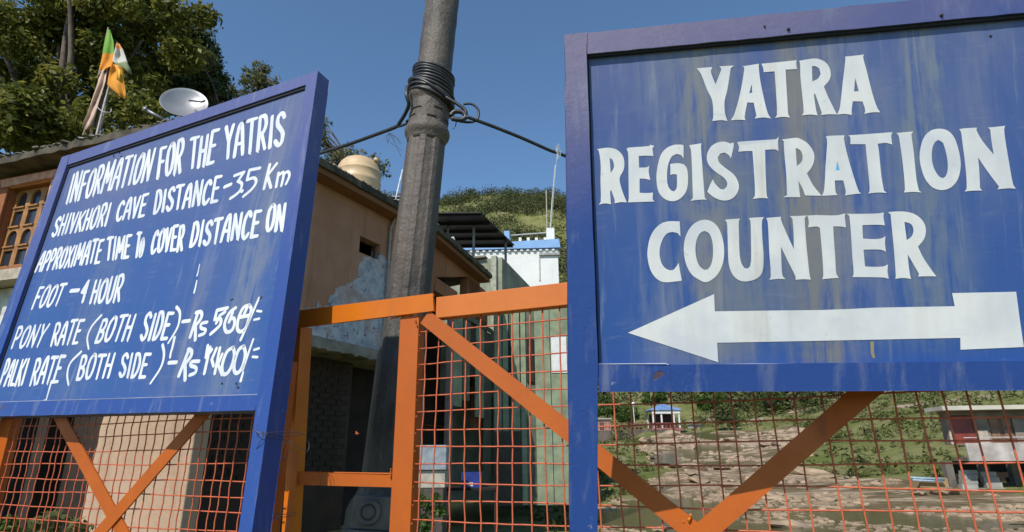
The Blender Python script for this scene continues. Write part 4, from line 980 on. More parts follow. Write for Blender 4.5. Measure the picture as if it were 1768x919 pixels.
# satellite dish
dc = PY(319, 184, 8.6)
dh = root('satellite_dish', loc=dc, label='grey satellite dish tilted on the roof edge above the information board', cat='satellite dish')
DM = plain('grey dish metal', (.27, .27, .28), .4, .3, .12, 3)
nd = (Vector((.38, -1.0, .38))).normalized(); Md = nd.to_track_quat('Z', 'X').to_matrix().to_4x4()
pr = [(.001, 0)] + [(.36 * k / 8, .10 * (k / 8) ** 2) for k in range(1, 9)]
MB().lathe(pr + [(.365, .10), (.365, .092)] + [(.36 * k / 8, .10 * (k / 8) ** 2 - .008) for k in range(8, 0, -1)], 36, Md).obj('reflector', DM, dh, smooth=True)
MB().tube([Vector((0, 0, ZR - dc.z)), Vector((0, .02, -.05))], .025, 8).obj('mast', DM, dh)
q = PY(249, 188, 8.3) - dc; q2 = PY(285, 208, 8.4) - dc
MB().tube([q, q2], .026, 10).tube([q + (q - q2) * .02, q + (q - q2).normalized() * -.05], .036, 10).obj('feed_arm', DM, dh, smooth=True)
s1_ = PY(352, 178, 8.3) - dc
MB().tube([Vector((.12, -.1, .05)), s1_ + Vector((-.04, 0, .02)), s1_ + Vector((.02, 0, .05))], .015, 6).obj('bracket', plain('dark steel', (.04, .05, .05), .5), dh)

# flags
def cloth(px_rows, Y, name, mat, parent, wave=.04, seed=0):
    """rows of pixels (left -> right) top to bottom, hung at distance Y with folds"""
    nr = len(px_rows); nc = 9; V = []; F = []
    for i, (a, b) in enumerate(px_rows):
        for j in range(nc):
            u = j / (nc - 1); y = Y + wave * math.sin(u * 7 + i * .8 + seed) + .02 * math.sin(i * 2 + seed)
            V.append(PY(a[0] + (b[0] - a[0]) * u, a[1] + (b[1] - a[1]) * u, y) - parent.location)
    for i in range(nr - 1):
        for j in range(nc - 1): F.append((i * nc + j, (i + 1) * nc + j, (i + 1) * nc + j + 1, i * nc + j + 1))
    o = MB().add(V, F).obj(name, mat, parent, smooth=True)
    so_ = o.modifiers.new('thick', 'SOLIDIFY'); so_.thickness = .004; return o
def flagmat(name, bands, axis=2):
    t = NT(name); u = t.xyz()[axis]; c = bands[0][1]
    n = t.noise(4, detail=4); uu = t.math('ADD', u, t.math('MULTIPLY', t.math('SUBTRACT', n, .5), .08))
    for thr, cc in bands[1:]: c = t.mix(t.ramp(uu, thr - .02, thr + .02, 1, 0), c, cc)
    t.done(c, .85)
    return t.m
YF = 8.1
STK = plain('bamboo stick', (.30, .22, .15), .7)
b1_ = PY(160, 226, YF)
f1 = root('flag', loc=b1_, label='tall green and orange flag hanging from the leftmost roof stick', cat='flag')
zz1 = PY(183, 112, YF).z - b1_.z
zz0 = PY(183, 95, YF).z - b1_.z; zz2 = PY(176, 125, YF).z - b1_.z
MB().tube([Vector((0, 0, -.1)), PY(187, 48, YF) - b1_], .014, 8).obj('stick', STK, f1)
cloth([((185,50),(190,52)), ((181,68),(196,72)), ((178,84),(197,90)), ((176,98),(196,106)), ((173,112),(193,114)), ((170,126),(184,118)), ((168,138),(178,124))], YF - .03, 'cloth', flagmat('green orange flag', [(0, (.16, .34, .04)), (zz0, (.72, .26, .02)), (zz2, (.62, .58, .52))]), f1, .02, 1)
f2 = root('flag', loc=b1_ + Vector((.05, .03, 0)), label='small orange and white flag furled at the tip of the middle roof stick', cat='flag')
z2a = PY(205, 88, YF).z - f2.location.z; z2b = PY(215, 110, YF).z - f2.location.z
MB().tube([Vector((.06, 0, -.1)), PY(203, 74, YF) - f2.location], .013, 8).obj('stick', STK, f2)
cloth([((201,74),(206,76)), ((199,82),(212,86)), ((196,94),(217,98)), ((194,104),(221,110)), ((200,112),(226,120)), ((212,120),(228,130))], YF - .04, 'cloth', flagmat('orange white flag', [(0, (.62, .25, .08)), (z2a, (.60, .56, .50)), (z2b, (.22, .26, .12))]), f2, .03, 3)
f3 = root('flag', loc=b1_ + Vector((.09, -.04, 0)), label='bright orange flag with a yellow mark hanging below the furled flag', cat='flag')
MB().tube([Vector((.02, 0, -.1)), PY(198, 108, YF) - f3.location], .016, 8).obj('stick', plain('white stick', (.5, .47, .42), .7), f3)
cloth([((193,110),(206,114)), ((190,122),(214,122)), ((187,134),(214,136)), ((185,146),(216,150)), ((194,156),(217,162)), ((205,166),(216,171))], YF - .07, 'cloth', flagmat('orange flag', [(0, (.75, .30, .03))]), f3, .03, 5)
cloth([((202,119),(208,120)), ((202,128),(208,129)), ((201,137),(208,138))], YF - .115, 'mark', flagmat('yellow mark', [(0, (.75, .45, .05))]), f3, .005, 5)
f4 = root('flag', loc=b1_ + Vector((-.03, -.03, 0)), label='faded white cloth tied along the leaning sticks under the green flag', cat='flag')
MB().tube([Vector((-.08, 0, -.1)), PY(172, 150, YF) - f4.location], .013, 8).obj('stick', STK, f4)
cloth([((172,128),(184,120)), ((168,145),(182,140)), ((162,162),(176,160)), ((156,180),(170,180)), ((151,196),(165,198)), ((144,212),(160,215)), ((142,222),(152,226))], YF - .05, 'cloth', flagmat('faded cloth', [(0, (.58, .40, .30))]), f4, .03, 2)
mb = MB()
for (xa_, ya_, xb2, yb2) in [(168,226,186,128), (174,224,189,112), (166,224,180,120)]: mb.tube([PY(xa_, ya_, YF + .02) , PY(xb2, yb2, YF + .02)], .016, 7)
tag(mb.obj('bamboo_sticks', plain('weathered bamboo', (.20, .13, .10), .8)), 'bundle of weathered bamboo sticks standing on the roof edge among the flags', 'sticks')
mb = MB().tube(catmull([PY(166, 183, YF - .1), PY(176, 192, YF - .12), PY(190, 194, YF - .1), PY(192, 188, YF)]), .006, 6)
tag(mb.obj('tie_wire', plain('pale wire', (.5, .5, .48), .5), smooth=True), 'pale wire loop tying the flag sticks together', 'wire')

# ------------------------------------------------------------------ BUILDINGS BEYOND
STUCCO = plain('grey green stucco', (.27, .28, .20), .85, 0, .3, 2)
sb0 = PY(806, 446, 17.0)
SBF = Frame(Vector((PY(867, 446, 16.6).x, 16.6, 0)), dR2, upz)
zsb = PY(840, 444, 16.6).z
sbk = root('stair_block', frame=SBF, label='grey green stair block with a flat top beside the black canopy', cat='building')
MB().box(0, 6.5, 0, 3.2, 0, zsb).obj('wall', STUCCO, sbk, bevel=.02)
MB().box(-.12, .2, .15, .32, 3.5, zsb + .03).obj('pilaster', plain('pale stucco', (.36, .36, .28), .85), sbk, bevel=.01)
MB().box(-.15, 6.5, .5, 3.3, zsb + .002, zsb + .06).obj('roof', CONC, sbk)

CANM = plain('black roofing sheet', (.006, .006, .006), .6, 0, .3, 3)
zc_ = PY(800, 424, 20).z
cn = root('canopy', loc=(0, 0, zc_), label='black flat sheet canopy on thin posts above the stair block', cat='canopy')
nr_ = PY(830, 367, 17); k_ = (zc_ - CAMZ) / (nr_.z - CAMZ); Y1 = 17 * k_
xr1 = nr_.x * k_; xr2 = PY(888, 424, 20).x
MB().hexa([(-5.2, Y1, -.02), (xr1, Y1, -.02), (xr2, 20, -.02), (-5.2, 20, -.02)], [(-5.2, Y1, .02), (xr1, Y1, .02), (xr2, 20, .02), (-5.2, 20, .02)]).obj('sheet', CANM, cn)
for k in range(5):
    yy = Y1 + .15 + (19.85 - Y1) * k / 4; xx = xr1 + (xr2 - xr1) * (yy - Y1) / (20 - Y1) - .05
    MB().box(-5.1, xx, yy - .03, yy + .03, -.09, -.022).obj('purlin', CANM, cn)
def post_at(pxt, pyt, Y, zbot_, nm='post'):
    t_ = PY(pxt, pyt, Y); MB().tube([(t_.x, Y, zbot_ - zc_), (t_.x, Y, -.03)], .045, 8).obj(nm, plain('grey steel post', (.2, .2, .2), .5, .3), cn)
post_at(818, 400, 18.0, zsb - .02); post_at(873, 430, 19.6, PY(873, 458, 19.6).z - .4); post_at(773, 400, 18.0, zsb - 1)

WHT = house_mat('white lime wash', (.78, .78, .74), (.72, .72, .70), None, .10)
BLP = plain('light blue painted coping', (.22, .40, .68), .6, 0, .12, 2)
YB = 26.0
WBF = Frame(Vector((PY(964, 450, YB).x, YB, 0)), Vector((1, -.04, 0)), upz)
wb = root('white_building', frame=WBF, label='white washed building with a light blue coping below the wooded hill', cat='building')
zwt = WBF.loc(900, 432)[1]
ztp = WBF.loc(900, 423)[1]
xl = WBF.loc(740, 440)[0]
MB().box(xl - 2, 0, 0, 6, 0, zwt).obj('wall', WHT, wb, bevel=.02)
mb = MB(); 
MB().prism([(xl - 2, zwt + .001), (.12, zwt + .05), (.05, ztp + .22), (xl - 2, ztp - .12)], -.14, .3).obj('coping', BLP, wb)
sx = xl + .5
while sx < 0:
    z_ = zwt - .02; MB().box(sx, sx + .13, -.12, -.001, z_ - .06, z_).obj('dentil', WHT, wb); sx += .3
# upper terrace rail with small balusters
zr0 = ztp + .05
b0, b1_x = WBF.loc(876, 400, 1)[0], WBF.loc(950, 400, 1)[0]
zrl = WBF.loc(910, 404, 1)[1]
for px in (879.5, 898, 912, 926, 941, 955):
    x = WBF.loc(px, 410, 1)[0]; MB().box(x - .07, x + .07, .93, 1.07, zwt, WBF.loc(px, 411, 1)[1]).obj('baluster', WHT, wb)
x = WBF.loc(950.5, 410, 1)[0]; MB().box(x - .2, x + .2, .8, 1.2, zwt, WBF.loc(950, 396, 1)[1]).obj('pillar', WHT, wb, bevel=.02)
x = WBF.loc(876, 410, 1)[0]; MB().box(x - .15, x + .12, .8, 1.2, zwt, WBF.loc(876, 401, 1)[1]).obj('pillar', BLP, wb, bevel=.02)
MB().tube([(WBF.loc(878, 408, 1)[0], 1, WBF.loc(878, 407, 1)[1]), (WBF.loc(944, 402, 1)[0], 1, WBF.loc(944, 402, 1)[1])], .035, 8).obj('rail', plain('pale rail', (.45, .47, .45), .5), wb)
x0, z0 = WBF.loc(931, 442); x1, z1 = WBF.loc(962, 433)
MB().box(x0, x1 + .1, -.12, -.001, z0, z0 + .12).obj('ledge', plain('grey ledge', (.35, .35, .34), .8), wb)
x0, z0 = WBF.loc(930, 443); MB().box(x0, x0 + .05, -.05, -.001, z0 - 1.2, z0 - .003).obj('seam', plain('grey ledge dark', (.5, .5, .5), .8), wb)
x, z = WBF.loc(880, 447); 
mb = MB().tube([WBF.pt(WBF.loc(945, 418, .9)[0], .9, zwt), WBF.pt(*[WBF.loc(943, 329, .9)[0], .9, WBF.loc(943, 329, .9)[1]])], .03, 8)
tag(mb.obj('antenna_rod', plain('bamboo rod', (.42, .38, .3), .7)), 'short straight rod standing on the white building terrace', 'rod')
mb = MB().tube(catmull([WBF.pt(WBF.loc(950, 398, .9)[0], .9, WBF.loc(950, 398, .9)[1]), WBF.pt(WBF.loc(953, 350, .9)[0], .9, WBF.loc(953, 350, .9)[1]), WBF.pt(WBF.loc(959, 285, .9)[0], .9, WBF.loc(959, 285, .9)[1])]), .025, 8)
tag(mb.obj('antenna_rod', plain('pale rod', (.55, .55, .5), .6)), 'tall slightly bent pale rod rising from the white corner pillar', 'rod')

# ------------------------------------------------------------------ GROUND, VALLEY AND HILL
def sst(a, b, x):
    if a > b: return 1 - sst(b, a, x)
    if b - a < 1e-6: return float(x > a)
    t = min(1, max(0, (x - a) / (b - a))); return t * t * (3 - 2 * t)
PRO_Y = [-500, 0, 9, 14, 30, 50, 70, 100, 120, 160, 210, 260, 330, 700]
PRO_Z = [0, 0, -.02, -.7, -.4, 1.2, 3.2, 6.5, 13, 44, 90, 122, 114, 60]
def terr(x, y):
    z = float(np.interp(y, PRO_Y, PRO_Z))
    # right flank of the valley climbs sooner
    s = sst(.33, .95, (x / max(y, 1))) * sst(16, 45, y)
    z += s * min(y, 130) * .085
    z += sst(140, 260, y) * (x * .05 if x > -60 else -3)
    a = sst(12, 60, y)
    z += a * .6 * (noise.noise(Vector((x * .16, y * .16, 1)))) + .10 * a * noise.noise(Vector((x * .7, y * .7, 4)))
    z += sst(90, 200, y) * 7 * noise.noise(Vector((x * .02, y * .02, 7))) + sst(90, 160, y) * 2.2 * noise.noise(Vector((x * .08, y * .08, 2)))
    return z
def river(x, y):
    """1 in the stony river bed"""
    q = sst(34, 20, y); c = y * (.36 + .12 * q); wdt = y * (.15 + .26 * q)
    d = abs(x - c) + .05 * y * noise.noise(Vector((x * .12, y * .12, 9)))
    return sst(wdt, wdt * .72, d) * sst(10, 16, y) * (1 - sst(66, 76, y))
def grid(xs, ys, fz):
    V = [(x, y, fz(x, y)) for y in ys for x in xs]; nx = len(xs)
    F = [(j * nx + i, j * nx + i + 1, (j + 1) * nx + i + 1, (j + 1) * nx + i) for j in range(len(ys) - 1) for i in range(nx - 1)]
    return V, F
def groundmat():
    t = NT('valley ground')
    at = t.n('ShaderNodeAttribute'); at.attribute_name = 'bed'; bed = at.outputs['Fac']
    n1 = t.noise(.22, detail=8, rough=.65); n2 = t.noise(1.5, detail=7, rough=.7); n3 = t.noise(.05, detail=5)
    grass = t.mix(t.ramp(n1, .35, .65), (.12, .14, .035), (.22, .20, .085))
    grass = t.mix(t.ramp(n2, .5, .7), grass, (.07, .085, .03))
    earth = t.mix(t.ramp(n2, .3, .7), (.30, .22, .15), (.40, .31, .23))
    hill = t.mix(t.ramp(t.noise(.12, detail=6), .60, .70), grass, earth)
    n4 = t.noise(1, t.co((.28, .5, .3)), detail=8, rough=.68, dist=.6)
    rock = t.mix(t.ramp(n2, .3, .7), (.115, .082, .04), (.20, .15, .08))
    rock = t.mix(t.ramp(n4, .47, .56), rock, t.mix(t.ramp(n2, .3, .7), (.30, .215, .135), (.47, .36, .245)))
    rock = t.mix(t.ramp(t.noise(.9, t.co((.5, 3, 1)), detail=7, rough=.7), .54, .62), rock, (.07, .065, .035))
    m = t.ramp(t.math('ADD', bed, t.math('MULTIPLY', t.math('SUBTRACT', n1, .5), .7)), .42, .56)
    c = t.mix(m, hill, rock)
    return t.done(c, .95, t.bump(t.math('ADD', n2, t.math('MULTIPLY', n1, 2)), .8, .15), spec=.15)
xs = sorted(set([-900, -500, -260] + list(np.arange(-150, -20, 5.0)) + list(np.arange(-20, 60, 1.0)) + list(np.arange(60, 130, 3.0)) + list(np.arange(130, 300, 7.0)) + [420, 700, 1000]))
ys = sorted(set([-600, -100, -20, 0, 4] + list(np.arange(8, 84, 1.0)) + list(np.arange(84, 135, 2.0)) + list(np.arange(135, 340, 4.0)) + [380, 460, 600, 900, 1400]))
V, F = grid([float(a) for a in xs], [float(a) for a in ys], terr)
g = MB().add(V, F).obj('ground', groundmat(), smooth=True); tag(g, kind='structure')
at = g.data.attributes.new('bed', 'FLOAT', 'POINT'); at.data.foreach_set('value', [river(v[0], v[1]) for v in V])

# shallow murky water lying in the bed
def watermat():
    t = NT('murky river water'); n = t.noise(.7, detail=4)
    return t.done(t.mix(n, (.09, .075, .036), (.14, .118, .06)), .12, t.bump(t.noise(2.5, t.co((1, 2, 1)), detail=4), .35, .05), spec=.5)
WM = watermat(); V = []; F = []
wx = [float(a) for a in np.arange(-4, 44, .8)]; wy = [float(a) for a in np.arange(14, 74, .8)]; nx = len(wx)
sl_ = lambda y: float(np.interp(y, PRO_Y, PRO_Z)) + .02
idx = {}
for j, y in enumerate(wy):
    for i, x in enumerate(wx):
        if river(x, y) > .25: idx[(i, j)] = len(V); V.append((x, y, sl_(y)))
for (i, j) in idx:
    q = [(i, j), (i + 1, j), (i + 1, j + 1), (i, j + 1)]
    if all(k in idx for k in q): F.append(tuple(idx[k] for k in q))
tag(MB().add(V, F).obj('river_water', WM, smooth=True), kind='structure')

def rockmesh(seed, n=2):
    bm = bmesh.new(); bmesh.ops.create_icosphere(bm, subdivisions=n, radius=1)
    for v in bm.verts:
        p = v.co.copy(); k = .75 + .5 * noise.noise(p * 1.1 + Vector((seed * 3.1, 0, 0))) + .18 * noise.noise(p * 3 + Vector((seed, 5, 0)))
        v.co = Vector((p.x * k * 1.2, p.y * k, p.z * k * .62))
    me = bpy.data.meshes.new('boulder'); bm.to_mesh(me); bm.free(); return me
RK = plain('river stone', (.33, .24, .155), .9, 0, .45, 1.2, .6)
rms = [rockmesh(i) for i in range(6)]
for m in rms: m.materials.append(RK)
rd = random.Random(21); cnt = 0
while cnt < 60:
    y = rd.uniform(15, 66); x = rd.uniform(.1 * y, .9 * y)
    if river(x, y) < .35: continue
    o = bpy.data.objects.new('boulder', rd.choice(rms)); COL.objects.link(o); s_ = rd.uniform(.18, .75) * (.5 + y / 60); o.scale = (s_ * rd.uniform(.8, 1.7), s_, s_ * rd.uniform(.5, .9))
    o.location = (x, y, terr(x, y) + s_ * .05); o.rotation_euler = (rd.uniform(-.2, .2), rd.uniform(-.2, .2), rd.uniform(0, 6.3))
    tag(o, 'pale brown boulder lying in the stony river bed', 'boulder', 'boulders scattered over the river bed'); cnt += 1
# gravel: small stones past counting
vs = []; fs = []; rd = random.Random(5)
base_v = [(-1, -.8, 0), (1, -.9, 0), (.9, .9, 0), (-.8, 1, 0), (-.6, -.5, .8), (.6, -.4, 1), (.5, .6, .7), (-.5, .5, .9)]
mb = MB(); k = 0
while k < 3000:
    y = 13 + 55 * rd.random() ** 1.3; x = rd.uniform(.0 * y, .95 * y)
    if river(x, y) < .2 or noise.noise(Vector((x * .3, y * .3, 5))) < .05: continue
    s_ = rd.uniform(.03, .13) * (.6 + y / 40); a = rd.uniform(0, 6.3); ca, sa = math.cos(a) * s_, math.sin(a) * s_; z = terr(x, y) - .02
    vv = [(x + ca * p[0] - sa * p[1], y + sa * p[0] + ca * p[1], z + p[2] * s_ * .7) for p in base_v]; mb.hexa(vv[:4], vv[4:]); k += 1
tag(mb.obj('gravel', RK), kind='stuff')

# ------------------------------------------------------------------ LEAVES
def leafmat(name, cols, rough=.55, trans=.25):
    t = NT(name); gi = t.n('ShaderNodeNewGeometry'); r = gi.outputs['Random Per Island']
    x = t.n('ShaderNodeValToRGB'); cr = x.color_ramp
    while len(cr.elements) < len(cols): cr.elements.new(.5)
    for i, c in enumerate(cols): cr.elements[i].position = i / (len(cols) - 1); cr.elements[i].color = (*c, 1)
    t.ln(r, x.inputs[0]); n = t.noise(.8, detail=3)
    c = t.mix(t.ramp(n, .35, .7), x.outputs[0], tuple(a * .75 for a in cols[-1]))
    tr = t.n('ShaderNodeBsdfTranslucent'); mx = t.n('ShaderNodeMixShader'); mx.inputs[0].default_value = trans
    t.ln(c, tr.inputs[0]); t.ln(t.b.outputs[0], mx.inputs[1]); t.ln(tr.outputs[0], mx.inputs[2]); t.ln(mx.outputs[0], t.out.inputs[0])
    t.done(c, rough, spec=.3); return t.m
def leaves(name, clumps, per, size, mat, parent=None, seed=0, kind=None, flat=.5, shell=.55):
    """clumps: rows (x, y, z, r). Each leaf is a small folded pair of triangles"""
    rs = np.random.RandomState(seed); C = np.array(clumps, float)
    cnts = np.maximum(6, (per * (C[:, 3] / C[:, 3].mean()) ** 2).astype(int)); I = np.repeat(np.arange(len(C)), cnts); N = len(I)
    d = rs.normal(size=(N, 3)); d /= np.linalg.norm(d, axis=1)[:, None]
    rad = C[I, 3] * (shell + (1 - shell) * rs.rand(N)) * (1 + .18 * rs.normal(size=N))
    P = C[I, :3] + d * rad[:, None] * np.array([1, 1, .8])
    nrm = d * .6 + rs.normal(size=(N, 3)) * .6 + np.array([0, 0, flat]); nrm /= np.linalg.norm(nrm, axis=1)[:, None]
    u = np.cross(nrm, rs.normal(size=(N, 3))); u /= np.linalg.norm(u, axis=1)[:, None]; v = np.cross(nrm, u)
    s = size * (.6 + .8 * rs.rand(N))[:, None]
    A = P - u * s; B = P + v * s * .45 + nrm * s * .12; Cc = P + u * s; D = P - v * s * .45 + nrm * s * .12
    V = np.stack([A, B, Cc, D], 1).reshape(-1, 3)
    me = bpy.data.meshes.new(name); me.vertices.add(4 * N); me.vertices.foreach_set('co', V.ravel())
    me.loops.add(4 * N); me.loops.foreach_set('vertex_index', np.arange(4 * N)); me.polygons.add(N)
    me.polygons.foreach_set('loop_start', np.arange(0, 4 * N, 4)); me.polygons.foreach_set('loop_total', np.full(N, 4))
    me.materials.append(mat); me.update(calc_edges=True); me.validate()
    o = bpy.data.objects.new(name, me); COL.objects.link(o)
    if parent is not None: o.parent = parent
    if kind: o['kind'] = kind
    return o
BARK = plain('grey brown bark', (.13, .10, .075), .9, 0, .5, 4, .8)
LEAF_A = leafmat('dark broad leaves', [(.018, .03, .006), (.065, .09, .014), (.16, .18, .03), (.32, .30, .06)], .5, .42)
LEAF_B = leafmat('cool dark leaves', [(.02, .035, .014), (.045, .07, .022), (.09, .12, .035), (.16, .18, .06)], .5, .35)
LEAF_C = leafmat('thin olive leaves', [(.08, .09, .03), (.14, .15, .05), (.20, .205, .08)], .6, .4)
LEAF_D = leafmat('fresh green leaves', [(.02, .05, .01), (.05, .10, .015), (.11, .17, .03)], .5, .35)
def tree(label, cells, base, mat, per, size, seed, cr=(.35, .6), ncl=80, cat='tree', trunk_r=.18, extra_twigs=0, group=None, name='tree'):
    """cells: ellipsoids (centre, rx, ry, rz) the crown fills"""
    rd = random.Random(seed); base = Vector(base)
    r = root(name, loc=base, label=label, cat=cat, **({'group': group} if group else {}))
    cl = []; tot = sum(c[1] * c[3] for c in cells)
    for c, rx, ry, rz in cells:
        for _ in range(max(3, int(ncl * rx * rz / tot))):
            while True:
                q = Vector((rd.uniform(-1, 1), rd.uniform(-1, 1), rd.uniform(-1, 1)))
                if q.length <= 1 and q.length > .25: break
            p = Vector(c) - base + Vector((q.x * rx, q.y * ry, q.z * rz)); cl.append((p.x, p.y, p.z, rd.uniform(*cr)))
    mb = MB(); cc = sum((Vector(c[0]) for c in cells), Vector()) / len(cells) - base
    low = min(c[0][2] - c[3] * .5 for c in cells) - base.z
    fork = Vector((cc.x * .6, cc.y * .6, max(.4, low)))
    mb.tube(catmull([(0, 0, -.2), (fork.x * .3, fork.y * .3, fork.z * .5), fork], 4), [trunk_r * (1.25 - .5 * i / 8) for i in range(9)], 10)
    mb.obj('trunk', BARK, r, smooth=True)
    mb = MB(); sel = rd.sample(cl, min(len(cl), 26 + extra_twigs))
    for c in sel:
        e_ = Vector(c[:3]); m_ = fork.lerp(e_, .5) + Vector((rd.uniform(-.3, .3), rd.uniform(-.3, .3), rd.uniform(0, .5))) * (.4 * (e_ - fork).length / 2)
        k = trunk_r * rd.uniform(.18, .4); mb.tube(catmull([fork, m_, e_], 4), [k * (1 - .85 * i / 8) + .004 for i in range(9)], 5)
    mb.obj('branches', BARK, r, smooth=True)
    leaves('crown', cl, per, size, mat, r, seed); return r
def ell(px, py, Y, rpx, rpz=None, ry=None):
    p = PY(px, py, Y); k = Y / ray(px, py).y / FPX
    return (p, rpx * k, ry or rpx * k * .8, (rpz or rpx) * k)
tree('large dark green broadleaf tree filling the top left behind the house', [ell(20, -30, 15, 250, 200), ell(40, 130, 14.5, 170, 120), ell(230, 30, 15, 120, 130), ell(180, 170, 15, 110, 80), ell(-180, 100, 15, 160, 200), ell(240, 200, 14, 70, 50), ell(20, 200, 13, 120, 60), ell(130, 205, 13, 110, 45), ell(-60, 230, 12.5, 110, 60)],
     (-11, 15, 0), LEAF_A, 340, .10, 1, (.36, .7), 270, trunk_r=.36)
tree('round topped dark tree right of the largest tree against the sky', [ell(325, 75, 18, 48, 62), ell(335, 130, 18, 55, 55), ell(300, 170, 18, 70, 60), ell(370, 180, 18, 30, 40)],
     (-8.5, 18, 0), LEAF_B, 240, .085, 2, (.3, .5), 85, trunk_r=.25)
tree('small sparse pale tree above the top edge of the information board', [ell(437, 128, 22, 24, 26), ell(420, 160, 22, 30, 22), ell(460, 150, 22, 22, 22)],
     (-9.0, 22, 0), LEAF_C, 42, .085, 3, (.16, .34), 48, trunk_r=.10, extra_twigs=10)
tree('thin half bare tree behind the beige water tank', [ell(560, 240, 16, 26, 34), ell(600, 272, 16, 40, 22), ell(645, 290, 16, 26, 22)],
     (-4.3, 16, 0), LEAF_C, 46, .055, 4, (.14, .26), 44, trunk_r=.10, extra_twigs=18)

# scrub over the far hill, past counting
rs = random.Random(31); cl = []
def scrub(n, y0, y1, k0, k1, rmin, rmax, keep=None):
    c = 0; tries = 0
    while c < n and tries < n * 40:
        tries += 1
        y = rs.uniform(y0, y1); x = y * rs.uniform(k0, k1)
        if keep and not keep(x, y): continue
        dn = noise.noise(Vector((x * .045, y * .045, 3)))
        if dn < rs.uniform(-.5, .25): continue
        r = rs.uniform(rmin, rmax); cl.append((x, y, terr(x, y) + r * .55, r)); c += 1
scrub(2100, 110, 268, -.28, .30, 1.2, 3.4)
scrub(2000, 100, 268, .30, 1.15, 1.4, 3.8)
scrub(220, 170, 268, -.28, .30, 2.8, 4.6)
leaves('hill_scrub', cl, 60, .46, leafmat('hill scrub leaves', [(.04, .06, .02), (.075, .095, .032), (.11, .125, .045), (.16, .165, .07)], .6, .3), None, 8, 'stuff', .9, .75)
cl = []
scrub(120, 62, 125, .05, 1.0, .5, 1.7, lambda x, y: river(x, y) < .1)
scrub(80, 22, 66, .44, 1.1, .25, .9, lambda x, y: river(x, y) < .1)
scrub(50, 24, 66, -.05, .14, .3, .8, lambda x, y: river(x, y) < .1)
leaves('valley_scrub', cl, 70, .19, leafmat('valley scrub leaves', [(.045, .075, .015), (.09, .12, .028), (.15, .18, .045), (.22, .22, .08)], .6, .35), None, 9, 'stuff', .9, .7)
# grass tufts on the banks
cl = []
rg = random.Random(77); k = 0
while k < 2300:
    y = 15 + 80 * rg.random(); x = y * rg.uniform(.02, 1.0)
    if river(x, y) > .25: continue
    cl.append((x, y, terr(x, y) + .05, rg.uniform(.15, .4))); k += 1
leaves('grass', cl, 12, .13, leafmat('bank grass', [(.07, .09, .02), (.12, .14, .035), (.2, .2, .07)], .7, .3), None, 10, 'stuff', .2, .4)
# trees round the pavilion, one by one
TL_ = [('leafy green tree just left of the blue roofed pavilion', 1085, 715, 78, 16), ('bushy tree at the far left edge behind the river walk', 1048, 700, 80, 20), ('tall green tree rising behind the pavilion roof', 1130, 684, 92, 20), ('bright green round tree right of the pavilion', 1225, 690, 90, 22),
       ('dark spreading bush on the lawn right of the pavilion', 1255, 716, 74, 20), ('green tree standing on the slope above the lawn', 1330, 684, 98, 24), ('dark tree at the top of the lawn beside the pink track', 1400, 688, 92, 18)]
for i, (lb_, px, py, Y, rp) in enumerate(TL_):
    p = PY(px, py, Y); e1 = ell(px, py, Y, rp, rp * .8); e2 = ell(px + rp * .6, py + rp * .35, Y - 1, rp * .6, rp * .5); e3 = ell(px - rp * .6, py + rp * .3, Y - .5, rp * .6, rp * .5)
    tree(lb_, [e1, e2, e3], (p.x, Y, terr(p.x, Y)), [LEAF_D, LEAF_B][i in (4, 6)], 90, .16, 40 + i, (.35, .6), 34, trunk_r=.14)
# bushes near the gate seen through the mesh
def bush(label, px, py, Y, rp, seed, mat=LEAF_D, cat='bush', size=.03, per=60):
    p = PY(px, py, Y); z0 = 0; r = root('bush', loc=(p.x, Y, z0), label=label, cat=cat); rd = random.Random(seed); k = Y / FPX
    cl = []; mb = MB()
    for i in range(26):
        q = Vector((rd.uniform(-1, 1) * rp * k, rd.uniform(-.5, .5) * rp * k, rd.uniform(.1, 1) * p.z)); q.z *= 1 - .25 * abs(q.x) / (rp * k)
        cl.append((q.x, q.y, q.z, rd.uniform(.05, .12))); mb.tube(catmull([(q.x * .2, q.y * .2, 0), (q.x * .7, q.y * .7, q.z * .5), tuple(q)], 3), [.008] * 4 + [.005, .004, .003], 5)
    mb.obj('stems', BARK, r); leaves('foliage', cl, per, size, mat, r, seed)
bush('leafy bush growing at the foot of the house behind the mesh', 742, 838, 6.5, 26, 5, size=.028)
bush('yellow green plant with long leaves at the foot of the pink pillar', 95, 862, 4.6, 62, 6, LEAF_C, 'plant', .045, 26)
bush('small weed growing beside the yellow green plant', 22, 880, 4.8, 22, 7, LEAF_D, 'plant', .03, 40)

# ------------------------------------------------------------------ THINGS IN THE VALLEY
gp = PY(1146, 740, 76); gzb = gp.z
gaz = root('pavilion', loc=gp, label='small open pavilion with white posts and blue pyramid roof across the river', cat='pavilion')
BR = plain('blue tin roof', (.16, .27, .48), .5, 0, .3, 1)
def rz(py): return PY(1146, py, 76).z - gzb
kx = 76 / ray(1146, 740).y / FPX
w2 = 24 * kx
eave = rz(710); apx = rz(697)
MB().add([(-w2*1.2,-w2*1.1,eave),(w2*1.2,-w2*1.1,eave),(w2*1.2,w2*1.1,eave),(-w2*1.2,w2*1.1,eave),(-.1,0,apx),(.1,0,apx)], [(0,1,5,4),(1,2,5),(2,3,4,5),(3,0,4),(0,3,2,1)]).obj('roof', BR, gaz)
WP = plain('white column', (.68, .66, .62), .7)
for (x, y) in [(-1,-1),(-.35,-1),(.6,-1),(1,-1),(-1,1),(1,1)]: MB().box(x*w2*.92-.09, x*w2*.92+.09, y*w2*.9-.09, y*w2*.9+.09, .0, eave - .01).obj('column', WP, gaz)
MB().box(-w2, w2, -w2, -w2 + .06, eave - .42, eave - .02).obj('fascia', WP, gaz)
